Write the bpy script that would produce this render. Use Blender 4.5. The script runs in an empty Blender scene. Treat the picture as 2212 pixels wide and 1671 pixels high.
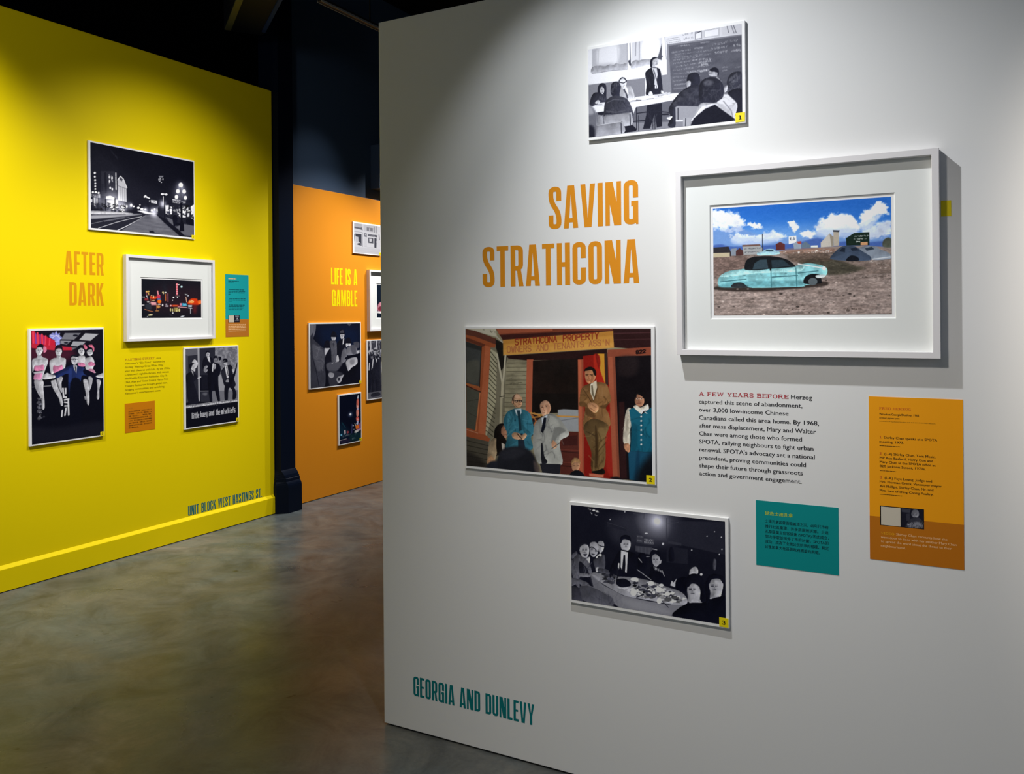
import bpy, math
import numpy as np
from mathutils import Matrix, Vector

scene = bpy.context.scene
C = scene.collection
R = math.radians

# ---------------------------------------------------------------- camera, world, lights, exposure
cam = bpy.data.cameras.new('camera')
cam.sensor_fit = 'HORIZONTAL'; cam.sensor_width = 36.0
cam.lens = 1831.4 / 2212 * 36.0
cam.shift_x = 0.0
cam.shift_y = -(835.5 - 682.16) / 2212
cam.clip_start = 0.05; cam.clip_end = 100
camo = bpy.data.objects.new('camera', cam); C.objects.link(camo)
PSI, ROLL = 0.4965025, -0.0083771
fw = Vector((-math.sin(PSI), math.cos(PSI), 0)); rt = Vector((math.cos(PSI), math.sin(PSI), 0)); up = Vector((0, 0, 1))
rt2 = rt * math.cos(ROLL) + up * math.sin(ROLL); up2 = up * math.cos(ROLL) - rt * math.sin(ROLL)
camo.matrix_world = Matrix(((rt2.x, up2.x, -fw.x, 0), (rt2.y, up2.y, -fw.y, 0), (rt2.z, up2.z, -fw.z, 1.5), (0, 0, 0, 1)))
scene.camera = camo

scene.view_settings.view_transform = 'Standard'
scene.view_settings.look = 'None'
scene.view_settings.exposure = 0.0
scene.view_settings.gamma = 1.0
scene.view_settings.use_curve_mapping = False

world = bpy.data.worlds.new('gallery_gloom'); scene.world = world; world.use_nodes = True
bg = world.node_tree.nodes['Background']
bg.inputs[0].default_value = (0.86, 0.98, 1.16, 1); bg.inputs[1].default_value = 0.19

D_ = 2.5185
def spot(name, loc, aim, watts, size, blend, col=(1, 1, 1), rad=0.03):
    l = bpy.data.lights.new(name, 'SPOT'); l.energy = watts; l.spot_size = R(size); l.spot_blend = blend
    l.color = col; l.shadow_soft_size = rad
    o = bpy.data.objects.new(name, l); C.objects.link(o); o.location = loc
    o.rotation_euler = (Vector(aim) - Vector(loc)).to_track_quat('-Z', 'Y').to_euler()
    return o

# track spots aimed at the white wall
spot('spot_lamp', (-1.06, 1.81, 2.93), (-1.07, D_, 1.72), 22, 71, 0.8, (0.93, 0.97, 1.0), 0.02)
spot('spot_lamp', (-1.06, 1.81, 2.93), (0.14, D_, 0.2), 97, 99, 1.0, (0.95, 0.97, 1.0), 0.02)
spot('spot_lamp', (-1.05, 0.58, 2.8), (-0.27, D_, 0.0), 95, 82, 1.0, (1.0, 0.94, 0.87), 0.10)
spot('spot_lamp', (-0.13, 1.2, 3.58), (0.8, D_, 1.28), 490, 35, 1.0, (1.0, 0.90, 0.79), 0.08)
# the yellow wall
spot('spot_lamp', (-3.24, 3.72, 3.37), (-4.714, 3.79, 1.28), 110, 94, 1.0, (1.0, 0.98, 0.95), 0.03)
spot('spot_lamp', (-3.71, 1.90, 3.70), (-4.714, 1.97, 1.37), 340, 93, 1.0, (1.0, 0.98, 0.95), 0.06)
spot('spot_lamp', (-3.12, 4.40, 3.75), (-4.714, 3.34, 0.30), 245, 60, 1.0, (1.0, 0.98, 0.95), 0.05)
spot('spot_lamp', (-1.3, 0.1, 3.3), (-4.714, 2.9, 2.75), 100, 64, 1.0, (1.0, 0.97, 0.95), 0.25)  # soft fill, added out of view to lift the dim upper yellow wall
# the orange wall
spot('spot_lamp', (-3.75, 6.95, 3.52), (-4.754, 6.5, 1.0), 330, 80, 1.0, (1.0, 0.97, 0.93), 0.03)
spot('spot_lamp', (-3.75, 5.95, 3.52), (-4.754, 5.1, 0.3), 240, 74, 1.0, (1.0, 0.98, 0.98), 0.04)
spot('spot_lamp', (-3.75, 5.45, 3.52), (-4.80, 5.40, 2.5), 13, 46, 1.0, (0.97, 0.98, 1.0), 0.04)

# ---------------------------------------------------------------- places
D, XY, XO, XB = 2.5185, -4.7143, -4.7541, -4.80      # the white wall's y, the yellow, orange and dark walls' x

# ---------------------------------------------------------------- materials
def hexlin(h):
    v = [int(h[i:i + 2], 16) / 255 for i in (1, 3, 5)]
    return tuple(x / 12.92 if x <= .04045 else ((x + .055) / 1.055) ** 2.4 for x in v)
MATS = {}
def mat(name, col, rough=.6, spec=.35, bump=0, bscale=300, metal=0.0):
    if name in MATS: return MATS[name]
    m = bpy.data.materials.new(name); m.use_nodes = True; MATS[name] = m
    nt = m.node_tree; b = nt.nodes['Principled BSDF']
    c = hexlin(col) if isinstance(col, str) else col
    b.inputs['Base Color'].default_value = (*c, 1); b.inputs['Roughness'].default_value = rough
    b.inputs['Specular IOR Level'].default_value = spec; b.inputs['Metallic'].default_value = metal
    if bump:
        tc = nt.nodes.new('ShaderNodeTexCoord'); n = nt.nodes.new('ShaderNodeTexNoise'); bp = nt.nodes.new('ShaderNodeBump')
        n.inputs['Scale'].default_value = bscale; n.inputs['Detail'].default_value = 3
        bp.inputs['Strength'].default_value = bump; bp.inputs['Distance'].default_value = 0.002
        nt.links.new(tc.outputs['Object'], n.inputs['Vector']); nt.links.new(n.outputs['Fac'], bp.inputs['Height']); nt.links.new(bp.outputs[0], b.inputs['Normal'])
    return m
WHITE_PAINT = mat('white_wall_paint', (.80, .80, .79), .55, .3, .03, 320)
YELLOW_PAINT = mat('yellow_wall_paint', (.88, .68, .001), .55, .10, .03, 320)
ORANGE_PAINT = mat('orange_wall_paint', (.80, .28, .010), .55, .25, .03, 320)
NAVY_PAINT = mat('navy_wall_paint', (.055, .090, .150), .5, .2, .12, 40)
COLUMN_PAINT = mat('navy_column_paint', (.003, .006, .016), .4, .12, .1, 80)
BLACK = mat('ceiling_black', (.004, .004, .005), .9, .1)
GAP = mat('shadow_gap_black', (.003, .003, .003), .9, .1)
BOARD = mat('print_board_white', (.86, .86, .86), .5, .3)
FRAME_W = mat('white_lacquered_frame', (.80, .78, .79), .4, .4)
MATBOARD = mat('mat_board', (.80, .82, .80), .8, .2)
V_ORANGE = mat('orange_vinyl', '#dd8d14', .5, .3)
V_TEAL = mat('teal_vinyl', '#00767a', .5, .3)
V_YELLOW = mat('yellow_vinyl', '#f6e400', .5, .3)
V_AMBER = mat('amber_vinyl', '#dd9800', .5, .3)
V_DEEP = mat('deep_teal_vinyl', '#2c6f72', .5, .3)
V_BLACK = mat('black_vinyl', '#17171c', .5, .3)
V_RED = mat('red_vinyl', '#b2323c', .5, .3)
V_OLIVE = mat('brown_olive_ink', '#6e5800', .6, .2)
P_ORANGE = mat('orange_panel', (.95, .37, .004), .5, .25)
P_BROWN = mat('brown_panel', (.53, .165, .005), .5, .25)
P_TEAL = mat('teal_panel', (.001, .265, .265), .5, .25)
P_TEAL2 = mat('bright_teal_panel', '#12a2a6', .5, .3)
P_RUST = mat('rust_panel', '#c07626', .5, .3)
I_DARK = mat('dark_brown_ink', '#3a2608', .6, .2)
I_NAVY = mat('navy_ink', '#06262f', .6, .2)
I_RED = mat('vermilion_ink', '#cc5a24', .6, .2)
I_LIME = mat('lime_ink', '#c2cc1c', .6, .2)
I_CREAM = mat('cream_ink', '#f0c08a', .6, .2)
I_GOLD = mat('gold_ink', '#e8a81a', .6, .2)
I_PALE = mat('pale_grey_square', '#cfc6b4', .6, .2)
I_RUST = mat('rust_ink', '#b8741a', .6, .2)
I_DTEAL = mat('dark_teal_ink', '#005c64', .6, .2)
TAG = mat('yellow_tag', '#f2dc0c', .5, .3)
INK = mat('black_ink', '#101010', .6, .2)
CONDUIT = mat('grey_track_metal', (.30, .30, .29), .45, .4)
DUCT = mat('black_duct', (.012, .013, .016), .5, .4)

def picture_mat():
    m = bpy.data.materials.new('printed_photograph'); m.use_nodes = True
    nt = m.node_tree; b = nt.nodes['Principled BSDF']; a = nt.nodes.new('ShaderNodeVertexColor'); a.layer_name = 'print'
    nt.links.new(a.outputs['Color'], b.inputs['Base Color'])
    b.inputs['Roughness'].default_value = .6; b.inputs['Specular IOR Level'].default_value = .06
    return m
PRINTED = picture_mat()

def floor_mat():
    m = bpy.data.materials.new('polished_concrete'); m.use_nodes = True
    nt = m.node_tree; N = nt.nodes; L = nt.links; b = N['Principled BSDF']
    tc = N.new('ShaderNodeTexCoord')
    def noise(scale, det, rgh=.55, dist=0):
        n = N.new('ShaderNodeTexNoise'); n.inputs['Scale'].default_value = scale; n.inputs['Detail'].default_value = det
        n.inputs['Roughness'].default_value = rgh; n.inputs['Distortion'].default_value = dist
        L.new(tc.outputs['Object'], n.inputs['Vector']); return n
    def ramp(n, stops):
        r = N.new('ShaderNodeValToRGB'); e = r.color_ramp.elements
        while len(e) < len(stops): e.new(.5)
        for el, (p, c) in zip(e, stops): el.position = p; el.color = (*c, 1)
        L.new(n.outputs['Fac'], r.inputs[0]); return r
    big = ramp(noise(.9, 5, .6, .6), [(.30, (.050, .064, .070)), (.44, (.090, .092, .088)), (.54, (.078, .096, .104)), (.64, (.130, .125, .120)), (.76, (.20, .205, .215))])
    mid = ramp(noise(3.5, 9, .68, 1.2), [(.30, (.50, .52, .54)), (.5, (1, 1, 1)), (.68, (1.45, 1.40, 1.32))])
    fine = ramp(noise(60, 4, .6), [(.3, (.90, .90, .90)), (.7, (1.08, 1.08, 1.08))])
    mx = N.new('ShaderNodeMixRGB'); mx.blend_type = 'MULTIPLY'; mx.inputs[0].default_value = 1
    L.new(big.outputs[0], mx.inputs[1]); L.new(mid.outputs[0], mx.inputs[2])
    m2 = N.new('ShaderNodeMixRGB'); m2.blend_type = 'MULTIPLY'; m2.inputs[0].default_value = 1
    L.new(mx.outputs[0], m2.inputs[1]); L.new(fine.outputs[0], m2.inputs[2])
    # dark scuffs
    sc = ramp(noise(7, 3, .5, 1.5), [(.0, (.35, .35, .33)), (.235, (.4, .4, .38)), (.27, (1, 1, 1))])
    m3 = N.new('ShaderNodeMixRGB'); m3.blend_type = 'MULTIPLY'; m3.inputs[0].default_value = 1
    L.new(m2.outputs[0], m3.inputs[1]); L.new(sc.outputs[0], m3.inputs[2])
    L.new(m3.outputs[0], b.inputs['Base Color'])
    rr = ramp(noise(2.5, 5), [(.3, (.24, .24, .24)), (.7, (.40, .40, .40))])
    L.new(rr.outputs[0], b.inputs['Roughness'])
    b.inputs['Specular IOR Level'].default_value = .30
    bp = N.new('ShaderNodeBump'); bp.inputs['Strength'].default_value = .08; bp.inputs['Distance'].default_value = .004
    L.new(noise(25, 5).outputs['Fac'], bp.inputs['Height']); L.new(bp.outputs[0], b.inputs['Normal'])
    return m
FLOOR = floor_mat()

# ---------------------------------------------------------------- mesh helpers
class MB:
    def __init__(s): s.v = []; s.f = []
    def quad(s, *p):
        n = len(s.v); s.v += [tuple(q) for q in p]; s.f.append(tuple(range(n, n + len(p))))
    def box(s, x0, y0, z0, x1, y1, z1):
        n = len(s.v)
        s.v += [(x0, y0, z0), (x1, y0, z0), (x1, y1, z0), (x0, y1, z0), (x0, y0, z1), (x1, y0, z1), (x1, y1, z1), (x0, y1, z1)]
        s.f += [tuple(n + i for i in q) for q in ((0, 3, 2, 1), (4, 5, 6, 7), (0, 1, 5, 4), (1, 2, 6, 5), (2, 3, 7, 6), (3, 0, 4, 7))]
        return s
    def prism(s, pts, z0, z1):     # closed outline (counter-clockwise) extruded along z
        n = len(s.v); k = len(pts)
        s.v += [(x, y, z0) for x, y in pts] + [(x, y, z1) for x, y in pts]
        s.f += [tuple(n + k - 1 - i for i in range(k)), tuple(n + k + i for i in range(k))]
        s.f += [(n + i, n + (i + 1) % k, n + k + (i + 1) % k, n + k + i) for i in range(k)]
        return s
    def loft(s, rings, cap=True):
        n = len(s.v); k = len(rings[0])
        for r in rings: s.v += [tuple(p) for p in r]
        for j in range(len(rings) - 1):
            for i in range(k): s.f.append((n + j * k + i, n + j * k + (i + 1) % k, n + (j + 1) * k + (i + 1) % k, n + (j + 1) * k + i))
        if cap: s.f += [tuple(n + k - 1 - i for i in range(k)), tuple(n + (len(rings) - 1) * k + i for i in range(k))]
        return s
    def build(s, name, m, parent=None, bevel=0, smooth=False):
        me = bpy.data.meshes.new(name); me.from_pydata(s.v, [], s.f); me.update()
        me.materials.append(m)
        o = bpy.data.objects.new(name, me); C.objects.link(o)
        if parent: o.parent = parent
        if bevel:
            b = o.modifiers.new('bevel', 'BEVEL'); b.width = bevel; b.segments = 2; b.limit_method = 'ANGLE'
        if smooth: me.polygons.foreach_set('use_smooth', [True] * len(me.polygons))
        return o

def tag(o, label=None, cat=None, group=None, kind=None):
    if label: o['label'] = label
    if cat: o['category'] = cat
    if group: o['group'] = group
    if kind: o['kind'] = kind
    return o

def wall_matrix(wall, u, z, d=0.0):      # local x runs along the wall, local y is up, local z comes out of the wall
    if wall == 'W': return Matrix(((1, 0, 0, u), (0, 0, -1, D - d), (0, 1, 0, z), (0, 0, 0, 1)))
    X = {'Y': XY, 'O': XO, 'B': XB}[wall]
    return Matrix(((0, 0, 1, X + d), (1, 0, 0, u), (0, 1, 0, z), (0, 0, 0, 1)))

def thing(name, wall, u, z, label, cat, group=None):
    o = bpy.data.objects.new(name, None); C.objects.link(o); o.empty_display_size = .1
    o.matrix_world = wall_matrix(wall, u, z)
    return tag(o, label, cat, group)

# ---------------------------------------------------------------- lettering
S = .0575                                   # half a stem of the tall condensed capitals
def arc_path(pts, r, closed=False, n=5):    # rounds the corners of a path; r may be a list
    out = []; k = len(pts)
    for i, p in enumerate(pts):
        ri = r[i] if isinstance(r, (list, tuple)) else r
        if ri <= 0 or (not closed and i in (0, k - 1)): out.append(p); continue
        a = Vector(pts[i - 1]) - Vector(p); b = Vector(pts[(i + 1) % k]) - Vector(p); P = Vector(p)
        t = min(ri, a.length * .49, b.length * .49); a.normalize(); b.normalize()
        for j in range(n + 1):
            f = j / n; q = P + a * t * (1 - f) ** 2 + b * t * f ** 2
            out.append((q.x, q.y))
    return out
def stroke(pts, h, closed=False):           # quads along a path of half width h (mitred)
    k = len(pts); L = []; Rr = []
    for i in range(k):
        p = Vector(pts[i])
        d0 = (p - Vector(pts[i - 1])) if (closed or i > 0) else None
        d1 = (Vector(pts[(i + 1) % k]) - p) if (closed or i < k - 1) else None
        if d0 is None: d0 = d1
        if d1 is None: d1 = d0
        d0.normalize(); d1.normalize()
        n0 = Vector((-d0.y, d0.x)); n1 = Vector((-d1.y, d1.x)); m = n0 + n1
        m = m / max(m.dot(n0), .3) if m.length > 1e-6 else n0
        L.append(p + m * h); Rr.append(p - m * h)
    if not closed: return [[tuple(q) for q in Rr] + [tuple(q) for q in reversed(L)]]
    return [[[tuple(Rr[i]), tuple(Rr[(i + 1) % k]), tuple(L[(i + 1) % k]), tuple(L[i])] for i in range(k)]]   # one group
def glyph(ch):
    T, B = 1 - S, S
    def st(p, r=0, c=False): return stroke(arc_path(p, r, c), S, c)
    w = .30; l, r = S, w - S
    if ch == 'I': return .115, [[(0, 0), (.115, 0), (.115, 1), (0, 1)]]
    if ch == '.': return .11, [[(0, 0), (.11, 0), (.11, .11), (0, .11)]]
    if ch == 'L': return .25, st([(S, 1), (S, B), (.25, B)])
    if ch == 'E': return .25, st([(.25, T), (S, T), (S, B), (.25, B)]) + [[(.115, .46), (.225, .46), (.225, .56), (.115, .56)]]
    if ch == 'F': return .25, st([(.25, T), (S, T), (S, 0)]) + [[(.115, .44), (.22, .44), (.22, .54), (.115, .54)]]
    if ch == 'T': return .285, [[(0, .885), (.285, .885), (.285, 1), (0, 1)], [(.085, 0), (.20, 0), (.20, .885), (.085, .885)]]
    if ch == 'H': return w, [[(0, 0), (.115, 0), (.115, 1), (0, 1)], [(w - .115, 0), (w, 0), (w, 1), (w - .115, 1)], [(.115, .43), (w - .115, .43), (w - .115, .545), (.115, .545)]]
    if ch == 'O': return w, st([(l, B), (r, B), (r, T), (l, T)], .13, True)
    if ch == 'D': return w, st([(l, B), (r, B), (r, T), (l, T)], [0, .13, .13, 0], True)
    if ch == 'U': return w, st([(l, 1), (l, B), (r, B), (r, 1)], .13)
    if ch == 'C': return w, st([(r, .62), (r, T), (l, T), (l, B), (r, B), (r, .40)], .13)
    if ch == 'G': return .31, st([(.31 - S, .60), (.31 - S, T), (l, T), (l, B), (.31 - S, B), (.31 - S, .53)], .13) + [[(.16, .41), (.25, .41), (.25, .53), (.16, .53)], [(.26, 0), (.31, 0), (.31, .2), (.26, .2)]]
    if ch == 'S': return w, st([(r, .66), (r, T), (l, T), (l, .66), (r, .36), (r, B), (l, B), (l, .33)], [0, .13, .13, .16, .16, .13, .13, 0])
    if ch == 'B': return w, st([(l, .52), (r, .52), (r, B), (l, B)], [0, .13, .13, 0], True) + st([(l, T), (r - .01, T), (r - .01, .54), (l, .54)], [0, .13, .13, 0]) + [[(0, .45), (.115, .45), (.115, 1), (0, 1)]]
    if ch == 'R': return .31, [[(0, 0), (.115, 0), (.115, 1), (0, 1)], [(.15, .40), (.195, .0), (.31, 0), (.245, .42)]] + st([(S, T), (.30 - S, T), (.30 - S, .44), (S, .44)], [0, .13, .13, 0])
    if ch == 'K': return .31, [[(0, 0), (.115, 0), (.115, 1), (0, 1)], [(.115, .38), (.115, .60), (.185, 1), (.31, 1)], [(.135, .52), (.19, .0), (.315, 0), (.22, .62)]]
    if ch == 'A': return .33, [[(0, 0), (.115, 0), (.165, .80), (.165, 1), (.085, 1)], [(.215, 0), (.33, 0), (.245, 1), (.165, 1), (.165, .80)], [(.11, .135), (.22, .135), (.215, .235), (.115, .235)]]
    if ch == 'V': return .33, [[(0, 1), (.085, 0), (.165, 0), (.165, .2), (.115, 1)], [(.33, 1), (.215, 1), (.165, .2), (.165, 0), (.245, 0)]]
    if ch == 'Y': return .33, [[(0, 1), (.108, .42), (.165, .42), (.165, .56), (.118, 1)], [(.33, 1), (.212, 1), (.165, .56), (.165, .42), (.222, .42)], [(.108, 0), (.222, 0), (.222, .42), (.108, .42)]]
    if ch == 'N': return .345, [[(0, 0), (.098, 0), (.098, .99), (0, 1)], [(.247, .01), (.345, 0), (.345, 1), (.247, 1)], [(.0, 1), (.19, 0), (.345, 0), (.162, 1)]]
    if ch == 'M': return .42, [[(0, 0), (.10, 0), (.10, 1), (0, 1)], [(.32, 0), (.42, 0), (.42, 1), (.32, 1)], [(.02, 1), (.165, 0), (.21, 0), (.21, .3), (.14, 1)], [(.40, 1), (.28, 1), (.21, .3), (.21, 0), (.255, 0)]]
    if ch == 'W': return .50, [[(0, 1), (.08, 0), (.165, 0), (.10, 1)], [(.20, 1), (.08, 0), (.165, 0), (.25, .8), (.25, 1)], [(.30, 1), (.25, 1), (.25, .8), (.335, 0), (.42, 0)], [(.5, 1), (.40, 1), (.335, 0), (.42, 0)]]
    return .16, []
SER = .10
def slab(ch):                                # wide slab-serif capitals and figures
    h = .085
    def bar(x0, y0, x1, y1): return [(x0, y0), (x1, y0), (x1, y1), (x0, y1)]
    def stem(x): return [bar(x, 0, x + .2, 1), bar(x - .1, 0, x + .3, SER), bar(x - .1, 1 - SER, x + .3, 1)]
    def ring(w, a0=0, a1=360, n=24):
        out = []
        for i in range(n):
            t0, t1 = R(a0 + (a1 - a0) * i / n), R(a0 + (a1 - a0) * (i + 1) / n)
            o = lambda t: (w / 2 + w / 2 * math.cos(t), .5 + .52 * math.sin(t)); q = lambda t: (w / 2 + (w / 2 - .2) * math.cos(t), .5 + .42 * math.sin(t))
            out.append([q(t0), o(t0), o(t1), q(t1)])
        return [out]
    def pth(p, r, hh=h): return stroke(arc_path(p, r), hh)
    if ch == 'A': return 1.15, [[(.12, 0), (.24, 0), (.62, 1), (.48, 1)], [(.78, 0), (1.0, 0), (.64, 1), (.46, 1)], bar(.3, .28, .85, .38), bar(0, 0, .38, SER), bar(.66, 0, 1.15, SER)]
    if ch == 'B': return 1.0, stem(.1) + pth([(.3, .95), (.8, .95), (.8, .54), (.3, .54)], .16) + pth([(.3, .50), (.87, .50), (.87, .05), (.3, .05)], .18)
    if ch == 'D': return 1.05, stem(.1) + pth([(.3, .95), (.93, .95), (.93, .05), (.3, .05)], .3)
    if ch in 'EF':
        g = stem(.1) + [bar(.3, .9, .9, 1), bar(.8, .7, .9, .9), bar(.3, .46, .65, .56), bar(.58, .36, .66, .66)]
        return .95, g + ([bar(.3, 0, .92, .1), bar(.82, .1, .92, .32)] if ch == 'E' else [])
    if ch == 'G': return 1.0, ring(1.0, 35, 320) + [bar(.75, .05, .95, .45), bar(.6, .38, 1.03, .47)]
    if ch in 'HN':
        g = stem(.1) + stem(.8)
        return 1.1, g + ([bar(.3, .45, .8, .55)] if ch == 'H' else [[(.12, 1), (.78, 0), (1.0, 0), (.36, 1)]])
    if ch == 'I': return .4, stem(.1)
    if ch == 'O': return 1.0, ring(1.0)
    if ch == 'R': return 1.1, stem(.1) + pth([(.3, .95), (.82, .95), (.82, .5), (.3, .5)], .16) + [[(.55, .48), (.78, 0), (1.0, 0), (.75, .48)], bar(.8, 0, 1.1, SER)]
    if ch == 'S': return .9, pth([(.8, .74), (.72, .95), (.15, .95), (.12, .58), (.78, .46), (.78, .05), (.15, .05), (.1, .3)], .15, .08)
    if ch == 'T': return 1.0, [bar(.4, 0, .6, 1), bar(.28, 0, .72, SER), bar(0, .9, 1, 1), bar(0, .68, .1, .9), bar(.9, .68, 1, .9)]
    if ch == 'V': return 1.1, [[(.08, 1), (.44, 0), (.60, 0), (.32, 1)], [(.94, 1), (.48, 0), (.58, 0), (1.0, 1)][::-1], bar(0, .9, .42, 1), bar(.75, .9, 1.12, 1)]
    if ch == 'W': return 1.5, [[(.08, 1), (.36, 0), (.5, 0), (.3, 1)], [(.72, 1), (.38, 0), (.5, 0), (.8, 1)][::-1], [(.66, 1), (.96, 0), (1.1, 0), (.86, 1)], [(1.3, 1), (.98, 0), (1.1, 0), (1.4, 1)][::-1], bar(0, .9, .4, 1), bar(1.2, .9, 1.52, 1)]
    if ch == 'Y': return 1.1, [[(.08, 1), (.45, .42), (.65, .42), (.32, 1)], [(.9, 1), (.52, .42), (.64, .42), (1.02, 1)][::-1], bar(.45, 0, .65, .42), bar(.32, 0, .78, SER), bar(0, .9, .42, 1), bar(.74, .9, 1.12, 1)]
    if ch == 'Z': return .95, [bar(0, .9, .95, 1), bar(0, 0, .95, .1), [(.02, .1), (.3, .1), (.93, .9), (.65, .9)], bar(0, .68, .1, .9), bar(.85, .1, .95, .32)]
    if ch == '1': return .6, [bar(.22, 0, .42, 1), bar(.05, 0, .6, SER), [(.03, .74), (.22, .84), (.22, 1), (.15, 1)]]
    if ch == '2': return .75, pth([(.1, .70), (.12, .93), (.62, .93), (.62, .55), (.1, .14), (.1, .08), (.75, .08)], [0, .15, .2, .15, .05, 0, 0], .09)
    if ch == '3': return .72, pth([(.1, .74), (.12, .93), (.6, .93), (.6, .54), (.28, .52)], .15, .09) + pth([(.28, .51), (.64, .50), (.64, .06), (.1, .06), (.08, .26)], .15, .09)
    return .45, []
def layout(t, fn, gap):
    x = 0; out = []
    for c in t:
        w, q = fn(c)
        for k, p in enumerate(q):
            for pp in (p if isinstance(p[0], list) else [p]): out.append((k, [(px + x, py) for px, py in pp]))
        x += w + gap
    return x - gap, out
def letters(name, t, fn, x0, x1, y0, y1, m, parent=None, z=.0003, gap=.05):
    W, polys = layout(t, fn, gap); b = MB(); sx = (x1 - x0) / W; sy = y1 - y0
    for i, p in polys:
        n = len(b.v); zz = z + i * 3e-5
        pp = [(x0 + px * sx, y0 + py * sy, zz) for px, py in p]
        a = sum(pp[k][0] * pp[(k + 1) % len(pp)][1] - pp[(k + 1) % len(pp)][0] * pp[k][1] for k in range(len(pp)))
        if a < 0: pp.reverse()
        b.v += pp; b.f.append(tuple(range(n, n + len(pp))))
    return b.build(name, m, parent)
def typeset(name, t, x0, y0, cap, m, parent, x1=None, z=.0003, bold=.014):
    cu = bpy.data.curves.new('type', 'FONT'); cu.body = t; cu.size = 1; cu.resolution_u = 2; cu.fill_mode = 'FRONT'
    to = bpy.data.objects.new('type', cu); C.objects.link(to); bpy.context.view_layer.update()
    me = bpy.data.meshes.new_from_object(to.evaluated_get(bpy.context.evaluated_depsgraph_get()))
    bpy.data.objects.remove(to); bpy.data.curves.remove(cu)
    n = len(me.vertices); co = np.empty(n * 3); me.vertices.foreach_get('co', co); co = co.reshape(-1, 3)
    F = [tuple(p.vertices) for p in me.polygons]; bpy.data.meshes.remove(me)
    sy = cap / .682; w = co[:, 0].max() - co[:, 0].min()
    sx = (x1 - x0) / w if x1 is not None else sy
    V = []; FF = []
    for k, dx in enumerate((-bold, bold) if bold else (0,)):      # the heavier weight: two impressions side by side
        q = co.copy(); q[:, 0] = x0 + (q[:, 0] - co[:, 0].min() + dx) * sx; q[:, 1] = y0 + q[:, 1] * sy; q[:, 2] = z + k * 3e-5
        FF += [tuple(i + k * n for i in f) for f in F]; V += q.tolist()
    me = bpy.data.meshes.new(name); me.from_pydata(V, [], FF); me.materials.append(m)
    o = bpy.data.objects.new(name, me); C.objects.link(o); o.parent = parent
    return o
def greek(name, rows, m, parent, seed=3, z=.0006):   # lines of print too small to read: words as short bars, one part a line
    r = np.random.RandomState(seed)
    for x0, x1, y, h in rows:
        x = x0; b = MB()
        while x < x1 - h * .5:
            w = min(h * (1.2 + 4 * r.rand()), x1 - x); b.quad((x, y, z), (x + w, y, z), (x + w, y + h, z), (x, y + h, z)); x += w + h * .55
        b.build(name, m, parent)

# ---------------------------------------------------------------- prints and frames
def picture(name, key, x0, y0, x1, y1, z, parent, gain=1.0):
    W, H, quad, base, src = ART[key][:5]
    a = Pic(W, H, quad, base, seed=len(src)).run(src).a
    col = np.clip(lin(a) * gain, 0, .95)[::-1]            # rows from the bottom up
    xs = np.linspace(x0, x1, W); ys = np.linspace(y0, y1, H)
    co = np.empty((H, W, 3), np.float32); co[..., 0] = xs; co[..., 1] = ys[:, None]; co[..., 2] = z
    i = (np.arange(H - 1)[:, None] * W + np.arange(W - 1)).ravel()
    f = np.stack([i, i + 1, i + W + 1, i + W], 1).astype(np.int32)
    me = bpy.data.meshes.new(name)
    me.vertices.add(W * H); me.vertices.foreach_set('co', co.ravel())
    me.loops.add(f.size); me.loops.foreach_set('vertex_index', f.ravel())
    me.polygons.add(len(f)); me.polygons.foreach_set('loop_start', np.arange(0, f.size, 4, dtype=np.int32))
    me.update(calc_edges=True)
    at = me.color_attributes.new('print', 'FLOAT_COLOR', 'POINT')
    at.data.foreach_set('color', np.concatenate([col, np.ones((H, W, 1))], 2).astype(np.float32).ravel())
    me.materials.append(PRINTED); me.validate()
    o = bpy.data.objects.new(name, me); C.objects.link(o); o.parent = parent
    return o
def mounted_print(key, wall, board, img, label, num=None, tagw=.0265, gain=1.0, group=None, d=.010, tag_at=None):
    u, z = (board[0] + board[2]) / 2, board[1]
    t = thing('mounted_photograph', wall, u, z, label, 'photograph', group)
    L = lambda r: (r[0] - u, r[1] - z, r[2] - u, r[3] - z)
    b = L(board); i = L(img)
    MB().box(b[0], b[1], 0.0002, b[2], b[3], d).build('mounting_board', BOARD, t, bevel=.0008)
    picture('printed_image', key, *i, d + .0004, t, gain)
    if num:
        x1 = b[2] - .002 if tag_at is None else tag_at; y0 = b[1] + .003
        g = MB().box(x1 - tagw, y0, d, x1, y0 + tagw, d + .0010).build('number_tag', TAG, t)
        letters('numeral', num, slab, x1 - tagw * .68, x1 - tagw * .34, y0 + tagw * .28, y0 + tagw * .70, INK, g, d + .0013)
    return t
def framed_picture(key, wall, outer, inner, win, img, label, d=.035, gain=1.0):
    u, z = (outer[0] + outer[2]) / 2, outer[1]
    t = thing('framed_photograph', wall, u, z, label, 'picture frame')
    L = lambda r: (r[0] - u, r[1] - z, r[2] - u, r[3] - z)
    ring = lambda r, zz: [(r[0], r[1], zz), (r[2], r[1], zz), (r[2], r[3], zz), (r[0], r[3], zz)]
    o, i, w, m = L(outer), L(inner), L(win), L(img)
    e = .0008
    in_ = lambda r, k: (r[0] + k, r[1] + k, r[2] - k, r[3] - k)
    MB().loft([ring(i, .0008), ring(o, .0004), ring(o, d - e), ring(in_(o, e), d), ring(in_(i, -e), d), ring(i, d - e), ring(i, .0008)], cap=False).build('frame', FRAME_W, t)
    mb = in_(i, -.0005)
    MB().loft([ring(mb, .0075), ring(mb, .0135), ring(w, .0135), ring(in_(w, .0022), .0108), ring(in_(w, .0022), .0075)], cap=False).build('mat', MATBOARD, t)
    MB().box(mb[0] + .001, mb[1] + .001, .002, mb[2] - .001, mb[3] - .001, .0098).build('backing_sheet', BOARD, t)
    picture('printed_image', key, *m, .0102, t, gain)
    return t

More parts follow.
